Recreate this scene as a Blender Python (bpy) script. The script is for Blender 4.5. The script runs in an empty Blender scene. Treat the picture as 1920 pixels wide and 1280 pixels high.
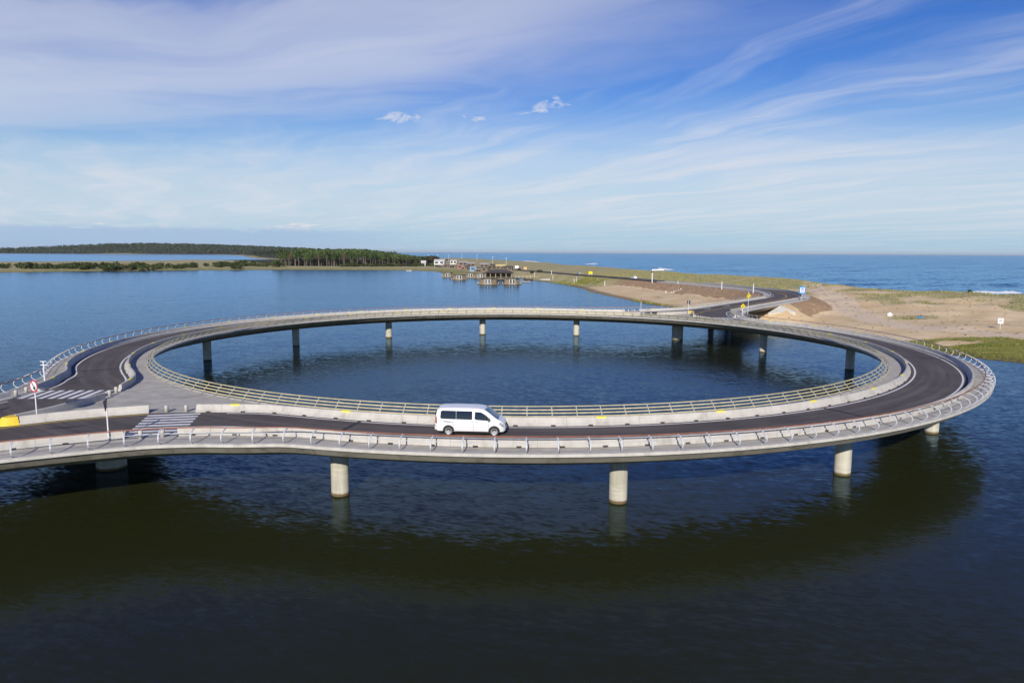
import bpy, bmesh, math, random
import numpy as np
from mathutils import Vector, Matrix, noise as mnoise
R_ = math.radians
random.seed(7); rng = np.random.default_rng(11)
scene = bpy.context.scene
COL = scene.collection

# ------------------------------------------------------------------ camera
cam_d = bpy.data.cameras.new('camera'); cam = bpy.data.objects.new('camera', cam_d); COL.objects.link(cam)
cam_d.sensor_width = 36.0; cam_d.lens = 36.0 * 1319.97 / 1920.0
cam_d.clip_start = 0.5; cam_d.clip_end = 120000.0
yaw, pit, roll = -0.00632271, 0.125765, 0.00497364
fw = Vector((math.sin(yaw) * math.cos(pit), math.cos(yaw) * math.cos(pit), -math.sin(pit)))
rt = Vector((math.cos(yaw), -math.sin(yaw), 0)); up = rt.cross(fw)
cx = rt * math.cos(roll) + up * math.sin(roll); cy = -rt * math.sin(roll) + up * math.cos(roll); cz = -fw
cam.matrix_world = Matrix(((cx.x, cy.x, cz.x, 0), (cx.y, cy.y, cz.y, -99.367), (cx.z, cy.z, cz.z, 17.5215), (0, 0, 0, 1)))
scene.camera = cam

# ------------------------------------------------------------------ sun, sky, exposure
SUN_EL, SHADOW_AZ = 26.0, 84.0          # shadows fall along this azimuth (degrees from +X)
ld = Vector((math.cos(R_(SHADOW_AZ)) * math.cos(R_(SUN_EL)), math.sin(R_(SHADOW_AZ)) * math.cos(R_(SUN_EL)), -math.sin(R_(SUN_EL))))
sun_d = bpy.data.lights.new('sun', 'SUN'); sun_d.energy = 4.6; sun_d.angle = R_(0.53); sun_d.color = (1.0, 0.93, 0.82)
sun = bpy.data.objects.new('sun', sun_d); COL.objects.link(sun)
sun.rotation_euler = ld.to_track_quat('-Z', 'Y').to_euler(); sun.location = (0, -200, 150)
world = bpy.data.worlds.new('World'); scene.world = world; world.use_nodes = True
SKY_STRENGTH = 0.10
scene.view_settings.view_transform = 'Standard'; scene.view_settings.look = 'None'
scene.view_settings.exposure = 0.0; scene.view_settings.gamma = 1.0; scene.view_settings.use_curve_mapping = False
scene.render.film_transparent = False
scene.cycles.use_denoising = True
scene.cycles.max_bounces = 4; scene.cycles.diffuse_bounces = 2; scene.cycles.glossy_bounces = 2; scene.cycles.volume_bounces = 0
scene.cycles.caustics_reflective = False; scene.cycles.caustics_refractive = False

class NT:
    """small helper for node trees"""
    def __init__(s, nt): s.nt = nt; s.nt.nodes.clear()
    def n(s, typ, **kw):
        nd = s.nt.nodes.new(typ)
        for k, v in kw.items():
            if k == 'i':
                for a, b in v.items():
                    if hasattr(b, 'is_output'): s.nt.links.new(b, nd.inputs[a])
                    else: nd.inputs[a].default_value = b
            else: setattr(nd, k, v)
        return nd
    def l(s, a, b): s.nt.links.new(a, b)
    def math(s, op, a, b=None, c=None, clamp=False):
        nd = s.nt.nodes.new('ShaderNodeMath'); nd.operation = op; nd.use_clamp = clamp
        for k, v in enumerate((a, b, c)):
            if v is None: continue
            if hasattr(v, 'is_output'): s.nt.links.new(v, nd.inputs[k])
            else: nd.inputs[k].default_value = v
        return nd.outputs[0]
    def vmath(s, op, a, b=None):
        nd = s.nt.nodes.new('ShaderNodeVectorMath'); nd.operation = op
        for k, v in enumerate((a, b)):
            if v is None: continue
            if hasattr(v, 'is_output'): s.nt.links.new(v, nd.inputs[k])
            else: nd.inputs[k].default_value = v
        return nd.outputs[0]
    def noise(s, vec, scale, detail=3.0, rough=0.5, dist=0.0):
        nd = s.n('ShaderNodeTexNoise', i={'Scale': scale, 'Detail': detail, 'Roughness': rough, 'Distortion': dist})
        if vec is not None: s.l(vec, nd.inputs['Vector'])
        return nd.outputs['Fac']
    def ramp(s, fac, a, b, c0=0.0, c1=1.0):
        nd = s.n('ShaderNodeMapRange', interpolation_type='SMOOTHSTEP', i={'From Min': a, 'From Max': b, 'To Min': c0, 'To Max': c1})
        s.l(fac, nd.inputs['Value']); return nd.outputs[0]
    def mix(s, fac, a, b, blend='MIX'):
        nd = s.nt.nodes.new('ShaderNodeMix'); nd.data_type = 'RGBA'; nd.blend_type = blend
        for idx, v in ((0, fac), (6, a), (7, b)):
            if hasattr(v, 'is_output'): s.nt.links.new(v, nd.inputs[idx])
            elif idx == 0: nd.inputs[0].default_value = v
            else: nd.inputs[idx].default_value = (v[0], v[1], v[2], 1)
        return nd.outputs[2]
    def mapping(s, vec, loc=(0, 0, 0), rot=(0, 0, 0), sc=(1, 1, 1)):
        if any(rot):
            nd = s.n('ShaderNodeMapping', i={'Rotation': rot}); s.l(vec, nd.inputs['Vector']); vec = nd.outputs[0]
        nd = s.n('ShaderNodeMapping', i={'Location': loc, 'Scale': sc}); s.l(vec, nd.inputs['Vector']); return nd.outputs[0]

def build_world():
    t = NT(world.node_tree)
    sky = t.n('ShaderNodeTexSky', sky_type='NISHITA', sun_disc=False, sun_elevation=R_(SUN_EL), sun_rotation=R_(SHADOW_AZ + 102.0),
              altitude=0.0, air_density=1.0, dust_density=0.0, ozone_density=3.0)
    hs = t.n('ShaderNodeHueSaturation', i={'Hue': 0.524, 'Saturation': 1.38, 'Value': 1.0, 'Color': sky.outputs[0]})
    d = t.n('ShaderNodeTexCoord').outputs['Generated']
    s = t.n('ShaderNodeSeparateXYZ', i={0: d}); x, y, z = s.outputs
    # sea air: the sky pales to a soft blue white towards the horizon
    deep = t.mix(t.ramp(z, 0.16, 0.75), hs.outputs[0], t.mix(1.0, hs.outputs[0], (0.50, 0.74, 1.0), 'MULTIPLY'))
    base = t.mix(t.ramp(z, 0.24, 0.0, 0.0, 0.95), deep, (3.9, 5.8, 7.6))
    zz = t.math('ADD', t.math('MAXIMUM', z, 0.0), 0.03)
    qx = t.math('DIVIDE', x, zz); qy = t.math('DIVIDE', y, zz)
    q = t.n('ShaderNodeCombineXYZ', i={0: qx, 1: qy, 2: 0.0}).outputs[0]
    # cirrus drawn out along the wind, combed into fine fibres
    wn = t.n('ShaderNodeTexNoise', i={'Scale': 0.5, 'Detail': 3.0, 'Vector': t.mapping(q, loc=(3.1, 7.7, 0))}).outputs['Color']
    qw = t.vmath('ADD', q, t.vmath('MULTIPLY', t.vmath('SUBTRACT', wn, (0.5, 0.5, 0.5)), (1.6, 1.6, 0.0)))
    st = t.noise(t.mapping(qw, loc=(1.3, 0.2, 0), rot=(0, 0, R_(60)), sc=(0.24, 1.25, 1)), 1.2, 6.0, 0.58, 0.15)
    fb = t.noise(t.mapping(qw, loc=(4.0, 2.0, 0), rot=(0, 0, R_(57)), sc=(0.14, 2.6, 1)), 2.2, 4.0, 0.6, 0.1)
    bd = t.noise(t.mapping(qw, loc=(8.2, 4.3, 0), rot=(0, 0, R_(10)), sc=(0.35, 0.9, 1)), 1.1, 6.0, 0.6, 0.2)
    big = t.noise(t.mapping(q, loc=(5.3, 2.2, 0), sc=(0.5, 0.5, 1)), 0.55, 3.0, 0.5)
    streak = t.math('MULTIPLY', t.ramp(st, 0.40, 0.76), t.ramp(fb, 0.22, 0.70, 0.5, 1.0))
    # two broad veils of high cloud lying ahead, torn at their edges
    jag = t.math('ADD', t.math('MULTIPLY', t.math('SUBTRACT', bd, 0.5), 2.6), t.math('MULTIPLY', t.math('SUBTRACT', big, 0.5), 2.0))
    tilt = t.math('ADD', t.math('ADD', qy, t.math('MULTIPLY', qx, 0.20)), jag)
    veil_a = t.math('MULTIPLY', t.math('MULTIPLY', t.ramp(tilt, 1.6, 2.3), t.ramp(tilt, 4.55, 3.2)),
                    t.ramp(t.math('ADD', t.math('ADD', qx, t.math('MULTIPLY', qy, 0.5)), t.math('MULTIPLY', jag, 0.9)), 3.0, 1.0))
    veil_a = t.math('MULTIPLY', veil_a, t.ramp(bd, 0.25, 0.65, 0.6, 1.0))
    veil_b = t.math('MULTIPLY', t.ramp(tilt, 4.3, 6.6), t.ramp(qy, 20.0, 9.0))
    veil_b = t.math('MULTIPLY', veil_b, t.ramp(st, 0.32, 0.70, 0.55, 1.0))
    ql = t.n('ShaderNodeVectorMath', operation='LENGTH', i={0: q}).outputs['Value']
    streak = t.math('MULTIPLY', streak, t.ramp(ql, 1.2, 2.8, 0.35, 1.0))      # the cirrus thins out overhead
    f = t.math('MULTIPLY', t.math('MULTIPLY', streak, t.ramp(big, 0.36, 0.58, 0.4, 1.0)), 0.56)
    f = t.math('MAXIMUM', f, t.math('MULTIPLY', veil_a, 0.66))
    f = t.math('ADD', t.math('MULTIPLY', f, t.math('SUBTRACT', 1.0, t.math('MULTIPLY', veil_b, 0.5))), t.math('MULTIPLY', veil_b, 0.60))
    # small torn puffs in the blue gap
    pn = t.noise(t.mapping(q, loc=(0.62, 1.7, 0), sc=(1.0, 0.5, 1)), 4.6, 7.0, 0.64, 0.7)
    near_ = None
    for (px_, py_, rr) in ((-0.72, 4.75, 0.30), (-0.28, 4.70, 0.22), (0.17, 4.35, 0.26), (-0.45, 4.25, 0.18), (0.02, 4.6, 0.16)):
        dd = t.n('ShaderNodeVectorMath', operation='LENGTH', i={0: t.vmath('MULTIPLY', t.vmath('SUBTRACT', q, (px_, py_, 0.0)), (1.0, 0.6, 0.0))}).outputs['Value']
        g_ = t.ramp(dd, rr, 0.0, 0.0, 0.26); near_ = g_ if near_ is None else t.math('MAXIMUM', near_, g_)
    f = t.math('MAXIMUM', f, t.math('MULTIPLY', t.ramp(t.math('ADD', pn, near_), 0.66, 0.86), 0.8))
    col = t.mix(t.math('MINIMUM', f, 0.9), base, (7.2, 7.4, 8.1))
    # distant cloud bank low over the land
    az = t.math('ARCTAN2', x, y)
    av = t.n('ShaderNodeCombineXYZ', i={0: t.math('MULTIPLY', az, 9.0), 1: t.math('MULTIPLY', z, 60.0), 2: 0.0}).outputs[0]
    bn = t.noise(av, 1.6, 6.0, 0.6)
    top = t.math('ADD', 0.006, t.math('MULTIPLY', bn, 0.050))
    inb = t.ramp(t.math('SUBTRACT', top, z), -0.0015, 0.0035)
    side = t.ramp(az, -0.10, -0.32)
    rim = t.math('MULTIPLY', t.ramp(t.math('SUBTRACT', top, z), 0.0085, 0.001), t.ramp(bn, 0.47, 0.62))
    bank = t.mix(rim, (3.7, 5.1, 7.3), (8.6, 8.2, 8.2))
    col = t.mix(t.math('MULTIPLY', t.math('MULTIPLY', inb, side), 0.74), col, bank)
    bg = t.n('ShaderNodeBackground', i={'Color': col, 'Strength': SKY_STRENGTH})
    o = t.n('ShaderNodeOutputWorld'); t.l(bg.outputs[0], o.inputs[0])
build_world()

# ------------------------------------------------------------------ helpers
def tag(o, label=None, cat=None, group=None, kind=None):
    if label: o['label'] = label
    if cat: o['category'] = cat
    if group: o['group'] = group
    if kind: o['kind'] = kind
    return o
def empty(name, loc=(0, 0, 0), rz=0.0, parent=None):
    o = bpy.data.objects.new(name, None); COL.objects.link(o); o.location = loc; o.rotation_euler = (0, 0, rz)
    o.empty_display_size = 0.3
    if parent: o.parent = parent
    return o
def meshdata(name, verts, faces, mat=None, smooth=False):
    m = bpy.data.meshes.new(name); m.from_pydata([tuple(v) for v in verts], [], [tuple(f) for f in faces])
    if mat: m.materials.append(mat)
    if smooth: m.polygons.foreach_set('use_smooth', [True] * len(m.polygons))
    m.update(); return m
def link(name, data, parent=None, loc=(0, 0, 0), rz=0.0):
    o = bpy.data.objects.new(name, data); COL.objects.link(o); o.location = loc; o.rotation_euler = (0, 0, rz)
    if parent: o.parent = parent
    return o
def obj(name, verts, faces, mat, parent=None, smooth=False, loc=(0, 0, 0), rz=0.0):
    return link(name, meshdata(name, verts, faces, mat, smooth), parent, loc, rz)
class MB:
    """collects simple solids of ONE part"""
    def __init__(s): s.v = []; s.f = []
    def box(s, x0, x1, y0, y1, z0, z1, top=None):
        b = len(s.v); t = top or (x0, x1, y0, y1)
        s.v += [(x0, y0, z0), (x1, y0, z0), (x1, y1, z0), (x0, y1, z0), (t[0], t[2], z1), (t[1], t[2], z1), (t[1], t[3], z1), (t[0], t[3], z1)]
        s.f += [(b, b + 3, b + 2, b + 1), (b + 4, b + 5, b + 6, b + 7), (b, b + 1, b + 5, b + 4), (b + 1, b + 2, b + 6, b + 5), (b + 2, b + 3, b + 7, b + 6), (b + 3, b, b + 4, b + 7)]
        return s
    def prism(s, poly, z0, z1):
        b = len(s.v); n = len(poly)
        s.v += [(p[0], p[1], z0) for p in poly] + [(p[0], p[1], z1) for p in poly]
        s.f += [tuple(b + n - 1 - i for i in range(n)), tuple(b + n + i for i in range(n))]
        s.f += [(b + i, b + (i + 1) % n, b + n + (i + 1) % n, b + n + i) for i in range(n)]
        return s
    def tube(s, pts, rad, n=8, caps=True):
        P = [Vector(p) for p in pts]; k = len(P); rings = []
        rr = rad if isinstance(rad, (list, tuple)) else [rad] * k
        ref = None
        for i in range(k):
            d = (P[min(i + 1, k - 1)] - P[max(i - 1, 0)]).normalized()
            if ref is None:
                ref = Vector((0, 0, 1)) if abs(d.z) < 0.9 else Vector((1, 0, 0))
            a = d.cross(ref).normalized(); b2 = a.cross(d).normalized(); ref = b2
            base = len(s.v)
            for j in range(n):
                w = 2 * math.pi * j / n
                s.v.append(tuple(P[i] + a * (math.cos(w) * rr[i]) + b2 * (math.sin(w) * rr[i])))
            rings.append(base)
        for i in range(k - 1):
            for j in range(n):
                a0, b0 = rings[i], rings[i + 1]
                s.f.append((a0 + j, a0 + (j + 1) % n, b0 + (j + 1) % n, b0 + j))
        if caps:
            s.f.append(tuple(rings[0] + j for j in reversed(range(n)))); s.f.append(tuple(rings[-1] + j for j in range(n)))
        return s
    def build(s, name, mat, parent=None, smooth=False, loc=(0, 0, 0), rz=0.0):
        return obj(name, s.v, s.f, mat, parent, smooth, loc, rz)
    def data(s, name, mat, smooth=False): return meshdata(name, s.v, s.f, mat, smooth)
def auto_smooth(o, deg=35):
    me = o.data
    me.polygons.foreach_set('use_smooth', [True] * len(me.polygons))
    bm = bmesh.new(); bm.from_mesh(me)
    bmesh.ops.recalc_face_normals(bm, faces=bm.faces)
    for e in bm.edges:
        e.smooth = not (len(e.link_faces) == 2 and e.calc_face_angle(0) > R_(deg))
    bm.to_mesh(me); bm.free(); return o

# ------------------------------------------------------------------ materials
def material(name, color, rough=0.8, metallic=0.0, vary=0.0, scale=1.0, spec=0.5, bump=0.0, bump_scale=20.0, coat=0.0, dark=None, dark_amt=0.0, dark_scale=0.5):
    m = bpy.data.materials.new(name); m.use_nodes = True; t = NT(m.node_tree)
    p = t.n('ShaderNodeBsdfPrincipled', i={'Roughness': rough, 'Metallic': metallic, 'Specular IOR Level': spec, 'Coat Weight': coat})
    o = t.n('ShaderNodeOutputMaterial'); t.l(p.outputs[0], o.inputs[0])
    pos = t.n('ShaderNodeNewGeometry').outputs['Position']
    c = color
    if vary > 0:
        f = t.noise(pos, scale, 5.0, 0.6)
        lo = tuple(max(0, k * (1 - vary)) for k in color); hi = tuple(min(1, k * (1 + vary)) for k in color)
        c = t.mix(t.ramp(f, 0.3, 0.7), lo, hi)
    if dark is not None:
        f2 = t.noise(t.mapping(pos, sc=(1, 1, 0.35)), dark_scale, 6.0, 0.65)
        c = t.mix(t.ramp(f2, 0.5, 0.72, 0.0, dark_amt), c, dark)
    if hasattr(c, 'is_output'): t.l(c, p.inputs['Base Color'])
    else: p.inputs['Base Color'].default_value = (c[0], c[1], c[2], 1)
    if bump > 0:
        b = t.n('ShaderNodeBump', i={'Strength': 0.6, 'Distance': bump, 'Height': t.noise(pos, bump_scale, 4.0, 0.6)}); t.l(b.outputs[0], p.inputs['Normal'])
    return m
M = {}
M['walk'] = material('walkway_concrete', (0.46, 0.435, 0.375), 0.85, vary=0.12, scale=0.8, dark=(0.32, 0.30, 0.255), dark_amt=0.7, dark_scale=0.35, bump=0.004)
M['barrier'] = material('barrier_concrete', (0.53, 0.505, 0.455), 0.85, vary=0.08, scale=1.3, dark=(0.34, 0.315, 0.27), dark_amt=0.7, dark_scale=0.9, bump=0.004)
M['edge'] = material('edge_concrete', (0.54, 0.52, 0.47), 0.85, vary=0.12, scale=1.7, dark=(0.36, 0.34, 0.30), dark_amt=0.6, dark_scale=1.3)
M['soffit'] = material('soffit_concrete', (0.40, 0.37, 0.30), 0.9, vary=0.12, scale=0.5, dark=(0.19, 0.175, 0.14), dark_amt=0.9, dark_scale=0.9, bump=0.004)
M['white_paint'] = material('white_paint', (0.80, 0.80, 0.79), 0.6, vary=0.06, scale=6, dark=(0.36, 0.345, 0.33), dark_amt=0.75, dark_scale=2.2)
M['white_steel'] = material('white_steel', (0.78, 0.78, 0.78), 0.45)
M['yellow_paint'] = material('yellow_paint', (0.83, 0.58, 0.03), 0.6, vary=0.1, scale=5)
M['lemon_paint'] = material('lemon_paint', (0.90, 0.78, 0.10), 0.6, vary=0.08, scale=7)
M['steel'] = material('galvanised_steel', (0.54, 0.56, 0.59), 0.6, 0.0, vary=0.1, scale=9)
M['inner_steel'] = material('grey_steel', (0.46, 0.47, 0.46), 0.5, 0.3, vary=0.1, scale=9)
M['pale_wood'] = material('pale_timber', (0.52, 0.46, 0.27), 0.75, vary=0.18, scale=2.0)
M['red_wood'] = material('red_timber', (0.29, 0.115, 0.07), 0.7, vary=0.2, scale=2.0)
M['black'] = material('black_rubber', (0.02, 0.02, 0.021), 0.75)
M['dark'] = material('dark_recess', (0.045, 0.042, 0.04), 0.8)
M['joint'] = material('joint_rubber', (0.028, 0.026, 0.027), 0.7)

def pier_material():
    m = bpy.data.materials.new('pier_concrete'); m.use_nodes = True; t = NT(m.node_tree)
    p = t.n('ShaderNodeBsdfPrincipled', i={'Roughness': 0.9})
    t.l(p.outputs[0], t.n('ShaderNodeOutputMaterial').inputs[0])
    g = t.n('ShaderNodeNewGeometry').outputs['Position']; s = t.n('ShaderNodeSeparateXYZ', i={0: g})
    n1 = t.noise(t.mapping(g, sc=(2.2, 2.2, 0.18)), 1.2, 6, 0.62); n2 = t.noise(t.mapping(g, sc=(0.3, 0.3, 2.6)), 1.0, 4, 0.6)
    c = t.mix(t.ramp(n1, 0.35, 0.7), (0.60, 0.57, 0.47), (0.42, 0.40, 0.32))
    c = t.mix(t.ramp(n2, 0.50, 0.62, 0, 0.45), c, (0.68, 0.65, 0.55))
    # tide line: a wet, algae-stained collar just above the water
    zz = t.math('ADD', s.outputs[2], t.math('MULTIPLY', n1, -0.22))
    c = t.mix(t.ramp(zz, 0.16, 0.02), c, (0.16, 0.115, 0.05))
    t.l(c, p.inputs['Base Color'])
    b = t.n('ShaderNodeBump', i={'Strength': 0.5, 'Distance': 0.01, 'Height': n1}); t.l(b.outputs[0], p.inputs['Normal'])
    return m
M['pier'] = pier_material()

def asphalt_material():
    m = bpy.data.materials.new('asphalt'); m.use_nodes = True; t = NT(m.node_tree)
    p = t.n('ShaderNodeBsdfPrincipled', i={'Roughness': 0.85, 'Specular IOR Level': 0.35})
    t.l(p.outputs[0], t.n('ShaderNodeOutputMaterial').inputs[0])
    g = t.n('ShaderNodeNewGeometry').outputs['Position']; s = t.n('ShaderNodeSeparateXYZ', i={0: g})
    # distance from the ring centre: wheel tracks follow the ring
    r = t.vmath('LENGTH', t.n('ShaderNodeCombineXYZ', i={0: s.outputs[0], 1: s.outputs[1], 2: 0.0}).outputs[0])
    rad = t.n('ShaderNodeVectorMath', operation='LENGTH', i={0: t.n('ShaderNodeCombineXYZ', i={0: s.outputs[0], 1: s.outputs[1], 2: 0.0}).outputs[0]}).outputs['Value']
    ang = t.math('ARCTAN2', s.outputs[1], s.outputs[0])
    pv = t.n('ShaderNodeCombineXYZ', i={0: t.math('MULTIPLY', rad, 1.6), 1: t.math('MULTIPLY', ang, 3.0), 2: 0.0}).outputs[0]
    tr = t.noise(pv, 1.0, 4, 0.6)
    n1 = t.noise(g, 0.35, 5, 0.6); n2 = t.noise(g, 60.0, 2, 0.5); n3 = t.noise(g, 2.3, 4, 0.65)
    c = t.mix(t.ramp(n1, 0.3, 0.7), (0.070, 0.058, 0.054), (0.102, 0.087, 0.080))
    c = t.mix(t.ramp(tr, 0.42, 0.70, 0, 0.75), c, (0.165, 0.142, 0.126))
    c = t.mix(t.ramp(n3, 0.60, 0.75, 0, 0.35), c, (0.055, 0.047, 0.045))
    c = t.mix(t.ramp(n2, 0.35, 0.7, 0, 0.35), c, (0.13, 0.113, 0.105))
    t.l(c, p.inputs['Base Color'])
    b = t.n('ShaderNodeBump', i={'Strength': 0.4, 'Distance': 0.006, 'Height': n2}); t.l(b.outputs[0], p.inputs['Normal'])
    return m
M['asphalt'] = asphalt_material()

def water_material(name, body, waves, tint_scale=0.004, rough=0.04, tint=(0.50, 0.74, 1.0), ior=1.26):
    """waves: (wavelength, slope, direction, crest stretch, detail) - each layer tilts the surface normal"""
    m = bpy.data.materials.new(name); m.use_nodes = True; t = NT(m.node_tree)
    geo = t.n('ShaderNodeNewGeometry'); g = geo.outputs['Position']
    tot = None
    for (wl, amp, rot, stretch, detail) in waves:
        nd = t.n('ShaderNodeTexNoise', i={'Scale': 1.0, 'Detail': detail, 'Roughness': 0.55, 'Distortion': 0.25})
        t.l(t.mapping(g, rot=(0, 0, R_(rot)), sc=(1.0 / (wl * stretch), 1.0 / wl, 1.0)), nd.inputs['Vector'])
        c = t.vmath('SUBTRACT', nd.outputs['Color'], (0.5, 0.5, 0.5))
        c = t.vmath('MULTIPLY', c, (amp * 2.6, amp * 3.2, 0.0))
        tot = c if tot is None else t.vmath('ADD', tot, c)
    # calm lanes and gusts change how rough the surface is
    gust = t.ramp(t.noise(t.mapping(g, rot=(0, 0, R_(-12)), sc=(0.35, 1.0, 1.0)), 0.02, 3, 0.6), 0.3, 0.7, 0.7, 1.2)
    sc_ = t.n('ShaderNodeVectorMath', operation='SCALE', i={0: tot, 'Scale': gust}).outputs[0]
    nrm = t.vmath('NORMALIZE', t.vmath('ADD', sc_, (0.0, 0.0, 1.0)))
    fr = t.n('ShaderNodeFresnel', i={'IOR': ior, 'Normal': nrm})
    gl = t.n('ShaderNodeBsdfGlossy', i={'Color': tint + (1,), 'Roughness': rough, 'Normal': nrm})
    tn = t.noise(g, tint_scale, 3, 0.5)
    c = t.mix(t.ramp(tn, 0.3, 0.7), tuple(k * 0.8 for k in body), tuple(k * 1.2 for k in body))
    df = t.n('ShaderNodeBsdfDiffuse', i={'Color': c})
    mx = t.n('ShaderNodeMixShader', i={0: fr.outputs[0], 1: df.outputs[0], 2: gl.outputs[0]})
    t.l(mx.outputs[0], t.n('ShaderNodeOutputMaterial').inputs[0])
    return m
M['lagoon'] = water_material('lagoon_water', (0.0185, 0.0205, 0.0060), [(0.26, 0.062, 16, 2.4, 1), (0.8, 0.036, 4, 2.8, 2), (4.0, 0.012, -12, 2.6, 2)], rough=0.16)
M['sea'] = water_material('sea_water', (0.012, 0.055, 0.105), [(1.5, 0.20, 20, 2.2, 1), (16.0, 0.15, -40, 5.0, 3)], rough=0.14, tint=(0.48, 0.76, 1.0))

# ------------------------------------------------------------------ plan of the bridge (frame: u along the bridge axis, v across)
AX = R_(-126.858177)
UX, UY = math.cos(AX), math.sin(AX); VX, VY = -UY, UX
def W(u, v): return (u * UX + v * VX, u * UY + v * VY)
ZD = 4.87                                  # deck level above the lagoon
R_IN, R_OUT = 46.5, 56.2
PHI = 23.0
def catmull(P, step=0.5):
    P = [Vector((p[0], p[1])) for p in P]; out = []
    Q = [P[0] * 2 - P[1]] + P + [P[-1] * 2 - P[-2]]
    for i in range(1, len(Q) - 2):
        a, b, c, d = Q[i - 1], Q[i], Q[i + 1], Q[i + 2]
        n = max(2, int((c - b).length / step))
        for k in range(n):
            s = k / n
            out.append(0.5 * ((2 * b) + (c - a) * s + (2 * a - 5 * b + 4 * c - d) * s * s + (3 * b - a - 3 * c + d) * s ** 3))
    out.append(P[-1]); return [(p.x, p.y) for p in out]
def cum(P):
    L = [0.0]
    for a, b in zip(P, P[1:]): L.append(L[-1] + math.hypot(b[0] - a[0], b[1] - a[1]))
    return L
def resample(P, n):
    A = np.array(P); L = np.array(cum(P)); s = np.linspace(0, L[-1], n)
    return list(zip(np.interp(s, L, A[:, 0]), np.interp(s, L, A[:, 1])))
def stepped(P, step): return resample(P, max(2, int(round(cum(P)[-1] / step)) + 1))
def normals(P):
    out = []
    for i in range(len(P)):
        a, b = P[max(0, i - 1)], P[min(len(P) - 1, i + 1)]
        dx, dy = b[0] - a[0], b[1] - a[1]; l = math.hypot(dx, dy) or 1
        out.append((-dy / l, dx / l))          # left of travel
    return out
def offset(P, d):
    N = normals(P); dd = d if callable(d) else (lambda p: d)
    return [(p[0] + n[0] * dd(p), p[1] + n[1] * dd(p)) for p, n in zip(P, N)]
def arc(r, a0, a1, n): return [(r * math.cos(R_(a0 + (a1 - a0) * i / (n - 1))), r * math.sin(R_(a0 + (a1 - a0) * i / (n - 1)))) for i in range(n)]
U_NEAR, U_FAR = 150.0, 126.0
def mirror_u(P): return [(-p[0], p[1]) for p in reversed(P)]
# outer deck edge of one fork, from far out along the approach to the ring (v > 0)
def edge_half(umax):
    pts = [(umax, 6.5), (100, 6.5), (84, 6.55), (76, 7.0), (70, 8.15), (65.3, 9.85), (59.3, 12.95), (56.4, 15.45), (54.5, 17.95),
           (56.35 * math.cos(R_(20.8)), 56.35 * math.sin(R_(20.8))), (R_OUT * math.cos(R_(PHI)), R_OUT * math.sin(R_(PHI))), (R_OUT * math.cos(R_(25)), R_OUT * math.sin(R_(25)))]
    P = catmull(pts, 0.5)
    ang = [math.degrees(math.atan2(p[1], p[0])) for p in P]
    P = [p for p, a in zip(P, ang) if a < PHI - 0.2] + [(R_OUT * math.cos(R_(PHI)), R_OUT * math.sin(R_(PHI)))]
    return P
E_NEAR, E_FAR = edge_half(U_NEAR), edge_half(U_FAR)
ARC_OUT = arc(R_OUT, PHI, 180 - PHI, 270)
EDGE = E_NEAR[:-1] + ARC_OUT + mirror_u(E_FAR)[1:]           # near-right edge of the deck, v > 0: centre lies to the LEFT of travel
def bar_off(p):                                              # distance from the deck edge to the back of the outer barrier
    a = abs(p[0]); return 1.6 + 0.8 * max(0.0, min(1.0, (a - 50.0) / 5.0)) * max(0.0, min(1.0, (90 - a) / 20.0))
BAR_OUT = offset(EDGE, bar_off)
ROAD_OUT = offset(EDGE, lambda p: bar_off(p) + 0.5)
# road edge along the ring's inner barrier and the triangular island
rb = 48.95
B_HALF = catmull([(r_ * math.cos(R_(p_)), r_ * math.sin(R_(p_))) for p_, r_ in ((7.6, 51.75), (8.6, 51.2), (10, 50.5), (11.6, 49.78), (13.5, 49.25), (16, 49.0), (19, 48.95), (23, 48.95))], 0.4)
B_PATH = B_HALF[:-1] + arc(rb, PHI, 180 - PHI, 230) + mirror_u(B_HALF)[1:]
ISL = catmull([(53.7, 4.3), (56.0, 2.95), (58.2, 1.85), (59.6, 1.32), (61.3, 0.80)], 0.4)
NOSE = [(61.3, 0.80), (61.8, 0.66), (62.3, 0.42), (62.6, 0.0)]

Z = lambda P, z: [W(p[0], p[1]) + (z,) for p in P]
def strip(A, B, za, zb, flip=False):
    n = len(A); v = Z(A, za) + Z(B, zb)
    f = [(i, i + 1, n + i + 1, n + i) for i in range(n - 1)]
    if flip: f = [tuple(reversed(q)) for q in f]
    return v, f
def join_vf(parts):
    v, f = [], []
    for a, b in parts:
        k = len(v); v += a; f += [tuple(i + k for i in q) for q in b]
    return v, f
def flipv(P, s): return [(p[0], p[1] * s) for p in P]
def sweep(P, prof, z0=ZD, caps=True, left=True):
    """sweep a closed profile [(offset towards the left of travel, height)] along the plan path P"""
    N = normals(P); n = len(prof); v = []; f = []
    sg = 1 if left else -1
    for p, nn in zip(P, N):
        for (o, h) in prof: v.append(W(p[0] + sg * nn[0] * o, p[1] + sg * nn[1] * o) + (z0 + h,))
    for i in range(len(P) - 1):
        for j in range(n): f.append((i * n + j, i * n + (j + 1) % n, (i + 1) * n + (j + 1) % n, (i + 1) * n + j))
    if caps:
        f.append(tuple(reversed(range(n)))); f.append(tuple((len(P) - 1) * n + j for j in range(n)))
    return v, f
def cut(P, s0, s1, step=0.5):
    L = np.array(cum(P)); A = np.array(P); n = max(2, int((s1 - s0) / step) + 1); s = np.linspace(s0, s1, n)
    return list(zip(np.interp(s, L, A[:, 0]), np.interp(s, L, A[:, 1])))
def s_near(P, q):
    L = cum(P); k = min(range(len(P)), key=lambda i: (P[i][0] - q[0]) ** 2 + (P[i][1] - q[1]) ** 2); return L[k]

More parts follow.
